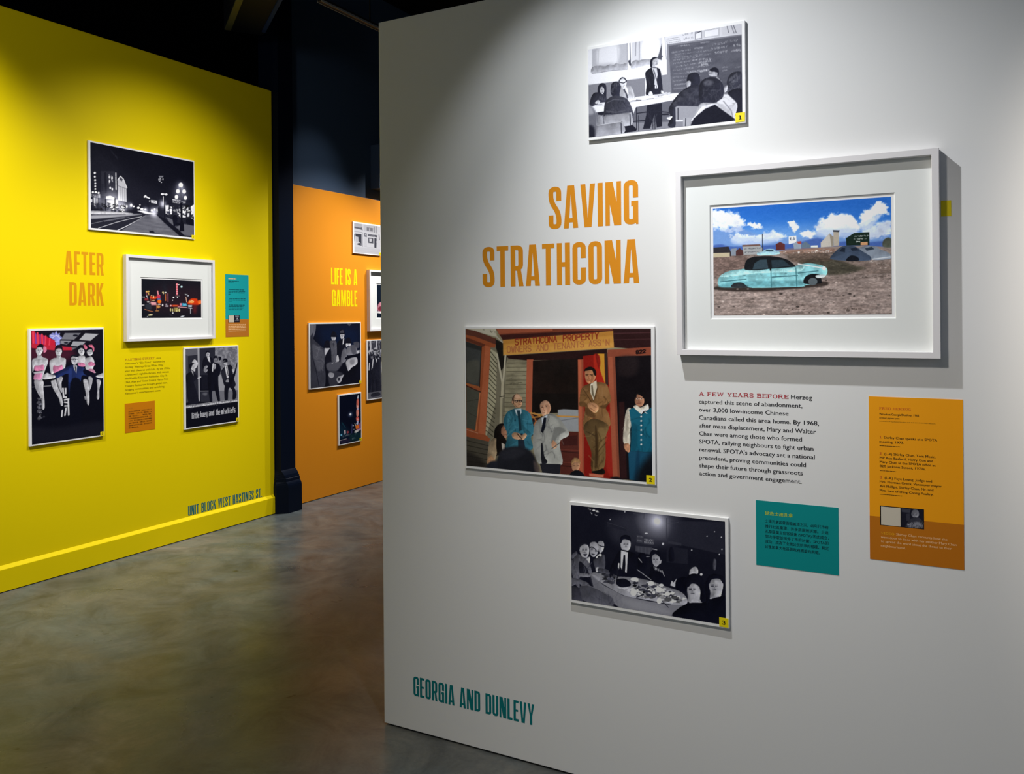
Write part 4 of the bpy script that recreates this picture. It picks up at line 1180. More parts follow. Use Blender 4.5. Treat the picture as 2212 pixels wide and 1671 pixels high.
ART['street'] = (290, 198, [(77,92),(1733,405),(1735,1615),(82,1465)], 8, '''
s 24@.8 60 77,200 400,300 800,700 1200,900 1733,800 1733,1100 77,1100
p 22 6 90,360 250,300 520,500 520,1200 80,1200
p 40 3 250,560 470,560 510,940 250,960
p 22 1 300,580 330,575 345,900 310,910
p 30 1 255,760 290,760 290,880 255,880
s 60@.5 30 330,900 520,880 660,1000 640,1200 300,1200
p 195 2 515,690 560,635 610,680 665,820 655,845 660,1050 520,1020
p 70 1 556,650 600,690 575,725 548,690
l 250 8 515,700 560,635 610,685 665,825
l 90 6 520,790 655,840
l 110 6 555,800 555,1020
l 120 6 590,810 592,1030
l 120 6 625,830 628,1040
e 250 1 150,588 18,18 150,648 16,16 155,703 16,16 158,755 15,15 157,800 14,14 158,845 14,14 165,895 20,16 118,895 18,16 210,905 18,16
l 240 16 487,590 490,850
l 60@.7 6 480,640 500,640
l 60@.7 6 480,700 500,700
l 60@.7 6 480,760 500,760
h 200 8 40 380,600 385,760 410,640 440,660 415,700 440,720 385,820 440,850
e 230 1 385,650 14,22 425,670 14,22 385,720 12,24 395,825 14,20 430,845 14,18
p 160 1 85,920 235,925 235,985 85,960
t 20 8 38 HOTEL 92,958 225,972
p 245 1 328,960 400,950 470,985 470,1010 330,1000
h 120 10 20 340,975 460,990
g 235@.8 130 440,1080
g 200@.7 60 600,1130
g 200@.5 60 190,1020
g 200@.6 40 720,1110
p 250 3 345,1020 520,1010 520,1140 470,1200 345,1140
p 240 2 560,1090 630,1100 625,1215 570,1215
p 215 1 80,1000 110,1010 108,1050 80,1060
p 215 1 130,980 160,985 158,1130 135,1100
p 220 1 172,990 200,992 190,1130 178,1130
b 60 50 18 340,1060 640,1110 640,1210 345,1200
b 50 36 20 85,1060 330,1080 330,1170 85,1150
b 230 20 9 350,1040 640,1090 640,1190 350,1180
l 10 12 318,1010 320,1245
l 10 14 470,990 470,1250
l 15 8 200,990 195,1180
e 255 1 730,1100 20,26 770,1120 18,12 660,1120 14,24 845,1140 22,18 870,1095 12,8 900,1160 26,16
p 20 3 80,1140 300,1190 300,1210 80,1215
s 210 3 80,1195 250,1195 640,1215 760,1235 640,1250 80,1245
l 30 10 80,1252 640,1248
s 165 6 80,1262 420,1252 900,1240 640,1290 80,1325
p 30 4 80,1330 500,1290 960,1245 560,1500 430,1505 80,1470
l 150@.8 7 80,1400 300,1350 620,1290
l 205 8 200,1468 500,1370 740,1310 900,1280
l 230 10 500,1505 640,1440 840,1335 960,1265
l 120 6 300,1360 700,1290
p 92 4 960,1255 1130,1250 1500,1580 1450,1600 560,1510
x 130@.5 30,4 2.2 960,1255 1130,1250 1450,1590 560,1510
p 20 2 1015,1505 1080,1505 1110,1540 1020,1535
s 70@.7 10 1000,1260 1090,1255 1100,1300 960,1310
g 240@.9 60 1090,1210
g 230@.7 40 960,1180
g 220@.6 40 1170,1170
p 250 3 830,1190 920,1180 1010,1210 1130,1230 1100,1245 960,1235
e 250 1 1060,1180 18,20 1105,1165 16,20 1150,1175 14,26 955,1165 20,12 1180,1140 12,24
p 30 2 1140,1240 1240,1240 1460,1420 1740,1400 1740,1620 1560,1600
p 95 4 1290,1290 1420,1300 1440,1440 1600,1380 1740,1420 1740,1600 1560,1570 1400,1480
p 25 2 1150,1150 1180,1100 1740,1050 1740,1420 1480,1380 1300,1280 1160,1260
g 240@.8 50 1235,1080
l 240 10 1245,960 1245,1080
p 240 2 1275,1100 1330,1095 1340,1230 1280,1230
p 245 2 1350,1120 1385,1120 1380,1240 1345,1240
p 235 2 1455,1160 1520,1150 1520,1290 1470,1290
p 250 2 1545,1110 1610,1105 1600,1290 1550,1290
p 225 2 1620,1130 1660,1130 1660,1300 1625,1290
p 240 2 1680,1120 1735,1080 1735,1330 1690,1310
b 40 60 26 1270,1120 1735,1100 1735,1320 1300,1260
b 200 24 16 1270,1110 1735,1100 1735,1300 1300,1240
l 10 12 1258,930 1262,1330
e 250 1 1230,920 26,16 1290,925 22,16
l 235 12 1210,915 1305,925
p 215 1 1388,1000 1520,1015 1520,1070 1390,1055
t 25 8 38 MARSHALL 1395,1052 1600,1066
p 210 1 1535,1030 1600,1040 1595,1072 1540,1068
t 25 8 34 ALL 1540,1066 1600,1070
e 255 2 1525,775 34,38 1477,875 28,32 1578,878 30,32 1455,965 28,34 1598,978 26,32
g 160@.6 60 1525,800
g 150@.6 110 1525,900
l 60 10 1525,810 1530,1300
p 8 1 1510,1060 1548,1060 1550,1340 1570,1400 1575,1510 1500,1510 1508,1400 1520,1340
s 10 2 1390,1300 1420,1250 1460,1260 1470,1320 1440,1420 1410,1430
s 12 3 1610,1320 1700,1310 1735,1360 1735,1420 1620,1390
p 12 2 1140,1250 1250,1300 1480,1480 1600,1600 1500,1580 1250,1370
e 235 1 1190,690 22,28
t 20 8 30 Q 1180,705 1205,705
p 120 1 1170,630 1250,630 1240,655 1180,655
e 190 1 1240,685 8,18 1215,735 10,8
s 240 1 930,960 960,935 985,960 1030,985 1020,995 960,975 940,980
p 235 1 1045,1015 1145,1025 1145,1075 1050,1060
h 60 8 34 1050,1040 1140,1050
e 220 1 1025,1030 10,12
h 40@.7 30 60 400,220 520,360
N .04 2 2 5
''')
ART['lights'] = (170, 112, [(165,175),(2060,248),(2052,1412),(150,1425)], '#14161f', '''
s #2a1a24@.8 60 600,500 1500,400 2060,500 2060,1200 500,1200
s #1e242e@.7 20 860,420 930,410 960,660 870,660
l #d0485a 55 1290,345 1290,680
e #f0a0a8 1 1290,365 30,30 1290,440 24,26 1290,510 24,26 1290,580 24,26 1290,645 24,26
e #ffffff 1 1345,370 24,16 1175,770 26,24 1300,765 18,16 1145,858 18,16 1145,1260 24,16
e #cdf0f6 2 1435,432 34,30
l #8a8084 10 1240,695 1370,690
l #8a8084 10 1240,730 1370,725
e #e9b460 2 330,590 30,30 390,580 30,22 385,640 20,30 395,685 16,16
l #7a3a4a 30 320,620 325,700
e #e6eef2 2 200,755 12,10 245,760 14,18 330,730 18,18 350,800 14,40
s #8a2c34 4 270,790 340,790 380,860 260,860
s #d9431c 4 440,720 520,740 640,730 640,800 540,830 440,790
e #ffd8a0 2 485,705 22,14 545,750 18,40 540,865 50,14
l #d06a44 14 445,760 460,880
l #e08a94 40 675,570 690,660
p #c83a58 3 650,680 760,690 760,800 660,800
l #f0b0b0 10 690,650 735,700
p #5a7ab4 3 660,800 770,810 770,850 670,850
e #f2701c 3 725,900 62,60
p #e9a0a8 4 440,910 620,920 640,1010 470,1010
e #f0e8e8 2 370,910 40,20 420,960 18,20 720,985 50,16 825,1010 24,36 200,1010 52,14
l #8a4a5a 30 1000,640 1000,900
l #c86a3a 24 925,670 925,870
e #f0dc9a 2 845,610 28,24 860,645 14,18
e #f6f4e8 2 925,615 30,20
l #c86a3a 16 640,1000 640,1180
e #c88a4a 4 690,1060 60,50 650,1190 60,16
p #7d1f28 2 1050,1000 1370,1000 1370,1060 1050,1060
p #d8562c 2 1140,1005 1300,1005 1290,1050 1150,1055
e #e9b0a8 2 1085,1025 26,26
p #d68aa4 2 1370,950 1435,950 1435,1030 1380,1030
p #3fa0c8 2 1445,950 1590,960 1590,1045 1450,1040
l #a8ecf4 8 1480,960 1500,1030 1550,960 1580,1030
l #d89aa0 26 1310,1065 1590,1090
p #a89a5a 3 1180,1085 1310,1085 1310,1210 1180,1215
e #d8cc8a 2 1075,1160 22,50 1140,1170 18,50 1350,1170 30,50 1270,1190 20,30
l #2a2014 10 1215,1090 1215,1210
e #cfc4d0 2 945,985 30,18 960,1040 60,22
l #e8b8a0 22 1570,760 1590,920
l #e6eef0 16 1545,660 1580,690 1610,665
e #c8d0dc 2 1640,715 22,20
s #d63a10 4 1620,930 1680,850 1760,800 1920,810 1940,870 2040,850 2050,960 1900,1010 1640,980
s #f59a4a 3 1650,910 1720,850 1820,880 1800,940 1680,940
s #f0702c 3 1950,880 2040,860 2040,960 1960,960
l #ffd4a0 12 1680,920 1760,870 1810,900
p #b8c8d4 3 1630,1010 1760,1010 1750,1075 1640,1070
l #d8dce4 16 1630,1100 1760,1120
l #c8ccd4 22 1710,1110 1710,1270
s #6a1f24@.8 14 1800,1020 1900,1020 1880,1240 1810,1240
l #b06a4a 20 255,1140 400,1190 520,1215
s #2c2f3a 6 280,1000 420,960 480,1080 440,1150 300,1120
s #f2e6b0 2 355,1335 400,1300 480,1300 508,1330 420,1345
s #dfe6f0 2 1380,1385 1420,1355 1505,1345 1500,1365 1420,1390
l #5a5e68 14 1050,1325 1130,1335
e #e0e6ee 2 340,1375 14,10
N .03 2 2 5
''')
ART['singers'] = (200, 286, [(78,88),(1038,66),(1043,1475),(82,1610)], 8, '''
F .28
p #14121e 1 78,80 1040,60 1040,460 78,460
s #4a1a2e@.9 30 80,300 560,320 660,420 560,480 300,520 80,480
p 120 3 530,120 740,120 650,210 480,205
p 178 2 800,122 978,132 870,222 718,210
p 165 2 640,230 808,235 745,300 605,290
p 140 2 470,220 615,222 555,275 470,260
p 130@.8 4 560,310 690,310 620,350
e 20 1 670,152 34,14 545,250 30,10
p #c8203a 2 85,95 130,95 150,140 250,150 330,190 400,220 400,290 330,310 90,300
l #e84058 24 108,110 112,250
l #e84058 22 165,120 172,255
l #e84058 20 225,140 232,260
l #e84058 18 275,160 268,270
l #e84058 16 330,190 320,290
l #7a4ab0 12 140,130 145,260
l #7a4ab0 12 200,140 204,262
l #7a4ab0 10 252,160 252,270
p #c0283e 2 85,270 400,290 620,310 620,350 380,350 90,320
s #8a90d8 2 320,155 370,115 385,130 415,95 430,125 465,120 460,150 495,185 460,215 465,270 410,285 400,225 345,190
l #d8d8f8 8 340,150 400,160 460,155
l #d8d8f8 8 360,185 415,150 470,190
l #b8b8f0 8 400,230 460,225
s 15 1 150,350 165,290 210,265 250,290 255,350 240,380 215,320 170,315
s #d87a9a 2 245,300 280,310 285,360 250,385 240,350
s 205 1 142,350 165,315 215,312 238,350 215,400 190,432 160,410
s 190 1 95,480 150,450 165,420 215,420 240,445 295,465 300,520 255,640 225,760 215,800 185,800 190,720 235,600 230,550 130,560 110,620 98,640
s 200 1 120,480 290,470 250,560 130,560
s #cf7da4 1 125,560 180,552 245,545 250,600 240,615 130,622
s #cf8ab0 1 135,655 225,645 205,740 115,740
s 185 1 122,640 230,625 228,650 125,660
s 175 1 120,750 180,750 200,850 225,960 245,1040 225,1020 170,930 130,840
s 200 1 180,755 240,760 240,860 250,960 255,1120 220,1125 215,1000 190,880
s 15 1 395,360 400,310 440,275 490,300 500,350 490,400 480,330 420,330
s 200 1 402,360 425,330 470,328 490,365 470,420 440,436 415,410
s 205 1 325,500 370,460 420,445 420,420 470,420 480,445 535,460 540,520 520,610 480,620 400,640 350,670 330,600
s #cf7da4 1 375,555 430,560 490,545 500,600 470,620 380,650
s 195 1 340,740 400,735 430,830 480,950 500,1075 470,1080 440,980 370,860
s 180 1 420,700 500,710 480,790 490,900 470,900 430,800
p 8 1 590,440 640,415 700,420 690,460
s 195 1 610,470 625,425 690,425 700,470 690,520 660,545 625,525
l 20 9 612,468 650,462 695,466
s 18 1 605,455 615,418 660,408 700,425 690,440 630,430
s 205 1 705,360 725,320 775,325 790,370 770,412 735,415
s 12 1 690,370 700,300 745,275 800,300 810,380 790,420 785,350 750,318 715,335
s #d8708e 1 775,280 800,275 825,310 815,340 795,330
s 195 1 820,370 850,330 890,335 905,380 880,415 840,415
s 15 1 820,350 850,305 900,310 915,370 900,380 880,335
s #d8708e 1 845,280 890,275 920,320 910,370 895,320 850,295
s 200 1 705,440 740,420 790,425 800,470 795,540 700,540
s #cf7da4 1 698,520 750,512 795,530 790,565 720,562
s 205 1 800,470 845,440 880,430 915,480 920,540 900,600 940,650 860,640 805,600
s #cf7da4 1 835,520 880,500 930,530 920,550 850,555
s #d090b0 1 840,600 905,600 930,650 860,640
s #1e2c5c 1 385,660 480,610 560,570 620,545 690,560 770,570 800,600 930,660 945,700 1020,750 1030,770 900,730 770,680 740,760 745,1000 720,1400 620,1410 590,1100 570,800 570,660 400,730
s #0c0e1c 4 600,780 740,760 760,1100 730,1400 600,1400
s #2c3f80@.7 5 580,600 620,600 610,760 575,760
s #0e1024 1 790,600 930,660 1020,740 1030,770 900,730 780,660
p 210 1 638,550 690,550 680,655 650,600
p 15 1 658,565 672,565 676,640 664,620
s 205 1 240,690 290,650 330,670 390,680 395,715 330,730 240,735
s 200 1 940,690 1000,665 1030,655 1030,715 960,710
s #0e0e16 1 250,745 400,720 400,740 260,770
l 200 6 240,830 340,822
l 120 5 90,840 130,838
s 190 1 770,750 820,740 845,830 850,1055 820,1060 800,900
s 170 1 840,700 895,720 880,820 850,890 845,800
s 190 1 950,740 1005,760 985,860 980,990 950,985 960,850
s 150 2 785,960 805,970 805,1005 790,1000
p 225 1 488,850 510,850 520,960 550,965 550,985 500,985
p 225 1 522,850 545,850 545,930 530,935
l 225 20 520,1010 575,1000
l 225 16 520,1040 570,1050
l 225 18 525,1090 575,1090
l 225 22 570,1010 575,1210
l 225 20 540,1120 525,1215
l 225 20 490,1150 482,1230
f 40@.8 34 190,355 445,370 748,360 865,370
f 40@.8 34 655,480
b 90 60 16 160,980 205,980 215,1270 165,1270
h 90 12 30 180,1260 260,1230
s 22@.9 20 90,1380 400,1380 1030,1300 1040,1480 90,1590
N .03 2 2 5
''')
ART['band'] = (160, 228, [(95,112),(1055,68),(1062,1440),(98,1580)], 14, '''
p 95 2 95,110 330,100 330,420 95,440
p 40 1 140,245 320,225 330,1080 140,1090
p 70 1 95,230 140,240 140,1100 95,1110
p 165 1 318,100 355,100 362,1075 332,1080
p 38 1 358,100 640,85 640,600 370,600
p 20 1 390,590 540,600 540,850 395,860
p 105 1 640,85 1060,66 1060,500 640,600
x 165@.8 5,5 3 640,85 1060,66 1060,480 640,600
p 160 2 690,600 1060,480 1060,880 700,890
p 118 2 560,890 1060,880 1060,1060 560,1100
l 190 8 368,892 520,890
p 45 1 370,900 520,900 540,1090 375,1090
s 110@.8 6 410,930 490,920 480,970 430,970
s 205 1 215,375 262,305 325,380 285,470 250,440
s 195 1 195,470 215,400 255,395 275,460 270,530 225,510
s 12 1 175,480 165,410 215,375 262,390 225,410 205,460
s 20 1 105,600 190,540 240,560 300,600 320,670 250,720 300,900 330,1100 150,1100 110,760
p 200 1 198,500 240,545 250,620 232,590
l 25 10 240,550 255,660
s 200 1 312,660 345,620 385,630 350,660
s 190 1 472,220 490,175 530,180 540,225 520,262 490,255
s 10 1 465,200 480,160 520,155 540,190 500,178 475,215
s 18 1 405,400 430,290 490,255 550,265 600,300 600,380 560,560 540,600 420,500
p 215 1 490,260 540,255 555,375 520,340
s 150 1 440,450 480,420 510,440 480,480 510,500 470,550 430,520
s 120 1 615,330 630,280 670,275 685,330 665,375 635,370
s 8 1 610,300 625,255 665,245 690,280 690,330 670,285 635,285
s 14 1 700,270 745,260 755,300 720,330
s 12 1 520,450 590,390 650,375 720,400 745,500 720,600 700,620 700,780 730,1080 690,1085 640,900 620,805 580,920 585,1085 545,1085 520,900 500,700
p 220 1 592,390 620,375 600,545 582,520
s 160 1 612,400 650,400 655,450 630,490
s 200 1 795,360 810,320 860,325 865,380 850,420 815,410
s 8 1 780,340 800,300 845,292 872,330 860,345 810,330
p 10 1 795,345 868,335 868,362 795,368
s 20 1 750,540 790,470 830,430 920,410 965,470 970,620 1020,780 940,830 820,800 780,700
s 48@.6 4 760,560 810,470 840,560 830,700 790,680
p 220 1 815,440 865,420 890,600 885,660 855,650
l 15 12 850,450 880,610
s 150 1 835,700 880,670 920,700 910,725 840,725
p 12 1 880,640 930,660 1000,520 1045,360 1050,400 1010,600 930,800 900,800
s 190 1 950,490 985,490 990,530 960,540
s 16 1 820,790 950,780 1030,920 1010,1040 960,1050 960,900 905,830 880,900 870,1055 815,1060
f 50@.7 30 245,440 510,220
f 25@.7 28 652,335
f 60@.6 28 832,395
p 10 1 95,1180 1060,1062 1062,1440 98,1580
l 225 46 95,1182 1058,1062
l 20 7 95,1168 1058,1048
h 10 46 60 100,1182 1058,1062
h 120@.7 8 12 120,1220 230,1212 425,1182 520,1172 590,1160 735,1145 840,1128 930,1120
t 205 12 92 little 205,1398 345,1378
t 205 12 92 huey 365,1370 500,1350
t 205 12 92 and 525,1346 625,1334
t 205 12 92 the 648,1330 735,1320
t 205 12 92 mischiefs 755,1316 1015,1282
N .03 2 2 5
''')
ART['dice'] = (170, 200, [(137,130),(1085,112),(1085,1245),(132,1348)], 10, '''
s #0d1c3c@.7 60 300,200 1000,180 1050,600 500,700
s 90 2 137,130 240,135 250,180 235,280 190,400 137,410
s 45 2 137,380 160,340 190,300 190,420 137,440
s 105@.8 4 150,150 200,140 190,280 150,330
s 55 2 137,440 250,470 340,550 400,600 420,760 400,900 420,1100 380,1340 137,1345
s 88@.8 6 180,520 300,560 380,640 400,860 330,1000 260,1000 200,760
l 20 10 185,780 240,1000 300,1340
l 110@.8 8 250,760 320,560
l 95@.8 8 300,900 330,1060
s 14 1 400,570 420,460 480,440 520,500 510,580
s 190 1 405,600 430,580 500,585 490,660 460,760 440,700 415,770
s 16 2 410,760 440,690 520,600 540,850 420,850
s 15 1 530,350 560,270 610,280 640,350 600,370
s 180 1 535,375 560,360 615,375 610,430 580,465 545,420
s 82 1 505,470 550,440 620,450 640,560 635,720 610,840 540,850 530,640
s 40 1 560,490 590,500 585,560 570,540
p 170 1 545,455 570,500 560,480
l 45 6 580,700 580,810
s 14 1 700,300 705,240 760,235 790,300 740,310
s 60 1 708,260 760,240 770,300 710,305
s 190 1 705,330 735,305 780,310 775,370 745,420 715,400
s 16 1 640,500 700,430 780,400 810,460 820,560 740,680 700,850 640,820 640,620
p 215 1 755,410 780,390 765,500 745,520
s 200 1 630,740 660,720 675,830 625,840
s 14 1 810,490 820,400 880,390 910,470 870,490
s 215 1 810,500 850,482 900,500 895,545 850,540 820,570
s 105 2 740,640 800,580 830,700 800,830 720,870 710,800
s 120 2 820,600 880,540 960,525 1005,560 1010,690 830,720
s 75@.8 5 900,560 990,540 1000,690 930,690
s 70 2 950,490 1010,465 1060,480 1060,570 1010,580
p 200 1 1010,635 1068,625 1065,680 1015,695
s 8 1 780,790 850,730 1000,705 1085,680 1085,760 850,790
s 195 2 805,850 860,790 1005,760 1020,885 920,950 855,1020 825,960
s 120@.7 6 880,820 960,800 960,880 900,900
s 12 2 790,880 830,980 860,1030 940,960 1085,860 1085,1245 800,1270 640,1250 760,1080
s 80 6 440,880 600,840 740,860 700,940 620,1020 470,1010
s 60@.8 6 480,1020 700,1040 740,1100 640,1280 500,1300
s 150 1 470,1085 500,1045 570,1060 580,1110 540,1150 490,1130
s 165 1 625,1180 650,1130 700,1110 770,1085 730,1160 710,1220 660,1250
s 30 2 650,1160 690,1150 690,1190 660,1200
l 200 7 540,880 570,860
l 200 7 610,850 640,840
e 9 1 585,362 66,16 742,312 52,13 862,484 64,13 452,570 72,15
f 50@.7 30 585,400 742,355 855,518
w 130@.5 16 120 180,560 400,600 390,1000 220,1000
w 35@.6 16 140 200,600 400,700 390,1250 260,1300
w 120@.4 10 60 510,480 630,480 620,820 540,820
s 70 2 840,125 915,120 880,165
N .03 2 2 5
''')
ART['tower'] = (90, 180, [(180,195),(765,112),(765,1420),(160,1540)], '#070c20', '''
s #12364a@.8 40 170,1000 300,1050 420,1250 300,1350 165,1350
l #1a4a5a@.7 24 240,920 330,1060
s #d06a5a 2 640,420 650,300 690,260 712,330 705,450 690,520 645,520
s #e08a7a 2 640,560 690,540 705,640 690,740 640,740
s #d85a52 2 625,800 650,760 700,770 710,850 680,880 640,870
s #dfe6f2 2 665,250 685,165 700,180 695,260
e #c8c8e8 2 680,540 22,24 670,900 28,26 660,950 30,26
e #f0b0a8 2 675,480 26,40 670,830 26,30
l #f4d8d0 6 645,430 655,520
p #e8742c 3 605,1010 700,970 720,1080 620,1110
p #8a4a72 3 700,960 760,900 760,1080 715,1080
p #d8a0c4 2 640,1110 760,1085 760,1115 640,1140
l #f4ead8 14 590,940 615,1000
s #e6e2dc 2 575,1190 600,1140 690,1140 720,1150 660,1180 640,1220 590,1215
e #dcdce0 2 605,1260 22,14
e #e8f4ff 2 475,690 24,28 545,1005 16,16 565,1110 8,10
g #c8d8f0@.5 50 475,695
l #5a5a9a 10 515,960 505,1220
p #c8b8c0 2 290,1130 335,1125 340,1220 300,1260
s #8a3a44 3 370,1150 430,1170 400,1220 370,1220
h #e8e0e0 18 70 255,1310 480,1240
h #c0d4d8 14 40 480,1270 560,1360
e #7ac0e0 3 215,1265 24,30
l #d8c8c8 14 165,1425 350,1375
s #2c2440@.9 10 165,1440 480,1370 460,1450 165,1520
s #123038@.9 10 460,1260 740,1200 740,1400 480,1450
h #d8e4e4 8 50 500,1380 600,1350
N .03 2 2 5
''')
ART['shopfront'] = (110, 128, [(188,215),(1235,345),(1225,1480),(188,1385)], 232, '''
p 200 2 190,215 500,260 500,400 190,370
p 110 2 190,370 470,410 540,510 430,480 200,430
l 70 22 470,390 490,440
l 90 10 200,560 520,600
p 215 2 580,270 1110,350 1110,630 580,540
p 140 2 690,385 940,420 930,560 690,520
p 200 1 780,420 830,425 830,530 780,520
l 90 26 985,360 985,580
l 170 30 1080,350 1080,620
p 70 2 230,650 480,670 480,1120 420,1000 360,960 350,780 250,760
p 60 2 190,660 225,670 200,950 190,950
p 210 2 250,780 350,790 360,960 260,1000
p 60 2 290,1050 400,1010 480,1120 330,1090
l 150 14 520,620 520,1160
l 170 10 190,1040 270,1060
p 130 2 575,620 690,640 690,790 590,760
e 225 1 640,690 22,18
p 105 2 730,650 970,690 970,770 730,740
h 215 10 30 740,690 960,720
p 80 2 980,690 1095,700 1090,790 990,770
p 85 2 745,800 945,820 945,1030 745,1010
p 225 2 785,840 890,850 880,960 790,970
p 70 2 990,810 1080,830 1065,1220 985,1190
e 230 1 1065,970 20,20 1010,780 20,14
p 222 2 590,800 690,810 690,1170 590,1150
l 190 8 590,1160 980,1200
l 120 30 1180,680 1200,880
p 218@.8 4 190,1160 1230,1260 1225,1480 188,1385
l 195 6 190,1300 1225,1390
N .03 3 3 5
''')
ART['march'] = (140, 180, [(0,0),(140,0),(140,180),(0,180)], 36, '''
p 120 1 0,0 140,0 140,35 0,35
h 30 30 26 0,8 140,8 0,24 140,24
p 190 1 12,0 18,0 18,34 12,34
p 180 1 40,0 46,0 46,30 40,30
p 60 1 20,8 38,8 38,26 20,26
p 50 1 60,4 90,4 90,28 60,28
e 175 1 8,36 5,7 22,34 5,7 36,30 6,8 52,38 5,7 66,34 5,7 80,38 5,7 96,34 5,7 112,38 5,7 128,34 5,7
b 120 70 4 0,32 140,32 140,56 0,56
b 40 50 4 0,36 140,36 140,60 0,60
s 20 1 0,56 12,50 20,70 18,120 10,160 0,170
s 26 1 14,80 26,55 40,50 52,60 56,90 52,130 50,165 40,170 34,130 28,168 18,168 20,120
p 195 1 24,58 30,54 24,84 18,90
p 190 1 36,52 46,60 42,70
e 170 1 36,36 7,9
p 15 1 28,28 44,28 44,32 28,32
s 90 1 62,80 70,60 84,60 90,90 88,130 80,165 66,165
h 200 12 60 66,84 84,84
s 24 1 92,70 110,56 128,66 130,120 122,168 98,168
e 180 1 110,44 7,9
f 40@.7 4 8,37 22,35 36,38 52,39 66,35 80,39 96,35 112,45
l 200 4 8,70 6,90
p 95 3 0,160 140,158 140,180 0,180
s 40 2 16,165 50,162 60,172 20,175
N .08 3 3 5
''')
ART['marquee'] = (80, 52, [(0,0),(80,0),(80,52),(0,52)], '#101c2c', '''
s #d890a0 1 2,34 8,28 18,30 22,38 10,42 2,40
s #7a3040 1 4,36 14,34 18,40 6,42
l #f4f0f0 3 2,43 20,44
l #ffffff 2 12,28 24,26
l #e06030 3 26,34 50,30
l #f0c060 3 30,40 70,40
e #ffe0a0 1 40,24 3,2 60,22 4,3 66,34 3,3
s #c04028 1 52,28 70,26 70,34 54,36
N .03 2 2 5
''')
ART['interview'] = (76, 60, [(358,1050),(553,1060),(553,1232),(355,1215)], 26, '''
p 80@.7 3 360,1052 440,1056 430,1090 362,1085
p 55 2 400,1100 430,1095 430,1160 400,1160
s 120 1 445,1090 465,1060 500,1065 512,1095 505,1120 480,1130 450,1120
s 150 1 455,1105 480,1092 500,1105 495,1130 470,1135
s 60 2 400,1190 440,1140 510,1130 550,1180 550,1225 400,1220
f 30@.8 30 475,1112
b 110 30 12 405,1180 545,1160 550,1225 405,1220
h 150 20 40 410,1190 550,1180 420,1210 550,1210
N .05 2 2 5
''')
ART['clip'] = (40, 44, [(280,1065),(415,1070),(415,1235),(280,1238)], 30, '''
p 120 2 300,1070 400,1075 395,1120 320,1120
s 90 1 330,1180 350,1130 380,1140 390,1190
s 170 1 340,1140 365,1130 370,1160 345,1165
h 150 10 40 290,1200 410,1190
N .06 2 2 5
''')

G1, G2, G3, GW, GY, GO, GS = 1.0, 1.35, 1.5, 1.3, 1.0, 1.0, .62
# ---------------------------------------------------------------- the setting
def struct(o): o['kind'] = 'structure'; return o
struct(MB().box(-9, -4, -.05, 4, 11, 0).build('floor', FLOOR))
struct(MB().box(-9, -4, 4.45, 4, 11, 4.55).build('ceiling', BLACK))
w = MB().box(-1.914, D, .006, 1.4, D + .14, 2.585).build('wall_front', WHITE_PAINT, bevel=.002)
struct(w)
struct(MB().box(-1.90, D + .012, 0, 1.39, D + .13, .006).build('trim_1', GAP))
struct(MB().box(XY - .16, -2.5, .004, XY, 4.856, 3.245).build('wall_left', YELLOW_PAINT, bevel=.008))
b = MB()
b.prism([(0, .004), (.016, .004), (.016, .1265), (.0, .148)], -2.5, 4.852)
o = b.build('baseboard_left', YELLOW_PAINT, bevel=.0015); o.matrix_world = Matrix(((1, 0, 0, XY), (0, 0, 1, 0), (0, 1, 0, 0), (0, 0, 0, 1)))
struct(o)
struct(MB().box(XY - .14, -2.49, 0, XY + .006, 4.84, .004).build('trim_2', GAP))
struct(MB().box(XO - .04, 5.075, .004, XO, 9.5, 2.565).build('wall_right', ORANGE_PAINT, bevel=.002))
struct(MB().box(XB - .2, 5.06, 0, XB, 10.5, 4.45).build('wall_back', NAVY_PAINT))
struct(MB().box(-9, 10.5, 0, 4, 10.6, 4.45).build('wall_far', NAVY_PAINT))
struct(MB().box(2.4, 2.75, 0, 2.5, 10.5, 4.45).build('wall_light_block', NAVY_PAINT))  # unseen wall added to keep world light off the orange room
struct(MB().box(-9.1, -4, 0, -9, 10.6, 4.45).build('wall_outer', NAVY_PAINT))

# ---------------------------------------------------------------- the iron column between the yellow and the orange wall
def column():
    t = bpy.data.objects.new('column', None); C.objects.link(t); t.location = (-4.72, 4.95, 0)
    tag(t, 'dark navy painted column on a stepped plinth between the yellow and orange walls', 'column')
    base = [(-4.86, 4.845), (-4.70, 4.838), (-4.685, 4.838), (-4.617, 4.898), (-4.617, 5.046), (-4.70, 5.085), (-4.86, 5.085)]
    shaft = [(-4.86, 4.862), (-4.725, 4.862), (-4.712, 4.862), (-4.664, 4.868), (-4.664, 5.026), (-4.712, 5.06), (-4.86, 5.06)]
    mix = lambda f, z: [(bx * f + sx * (1 - f) + 4.72, by * f + sy * (1 - f) - 4.95, z) for (bx, by), (sx, sy) in zip(base, shaft)]
    lv = [(0, 1), (.195, 1), (.212, .97), (.226, .88), (.236, .76), (.240, .70), (.262, .70), (.266, .62), (.276, .60)]
    MB().loft([mix(f, z) for z, f in lv]).build('plinth', COLUMN_PAINT, t)
    cap = [(.276, .54), (.292, .45), (.308, .27), (.320, .12), (.328, 0)]
    MB().loft([mix(f, z) for z, f in cap]).build('moulding', COLUMN_PAINT, t)
    MB().loft([mix(0, .328), mix(0, 4.44)]).build('shaft', COLUMN_PAINT, t)
column()

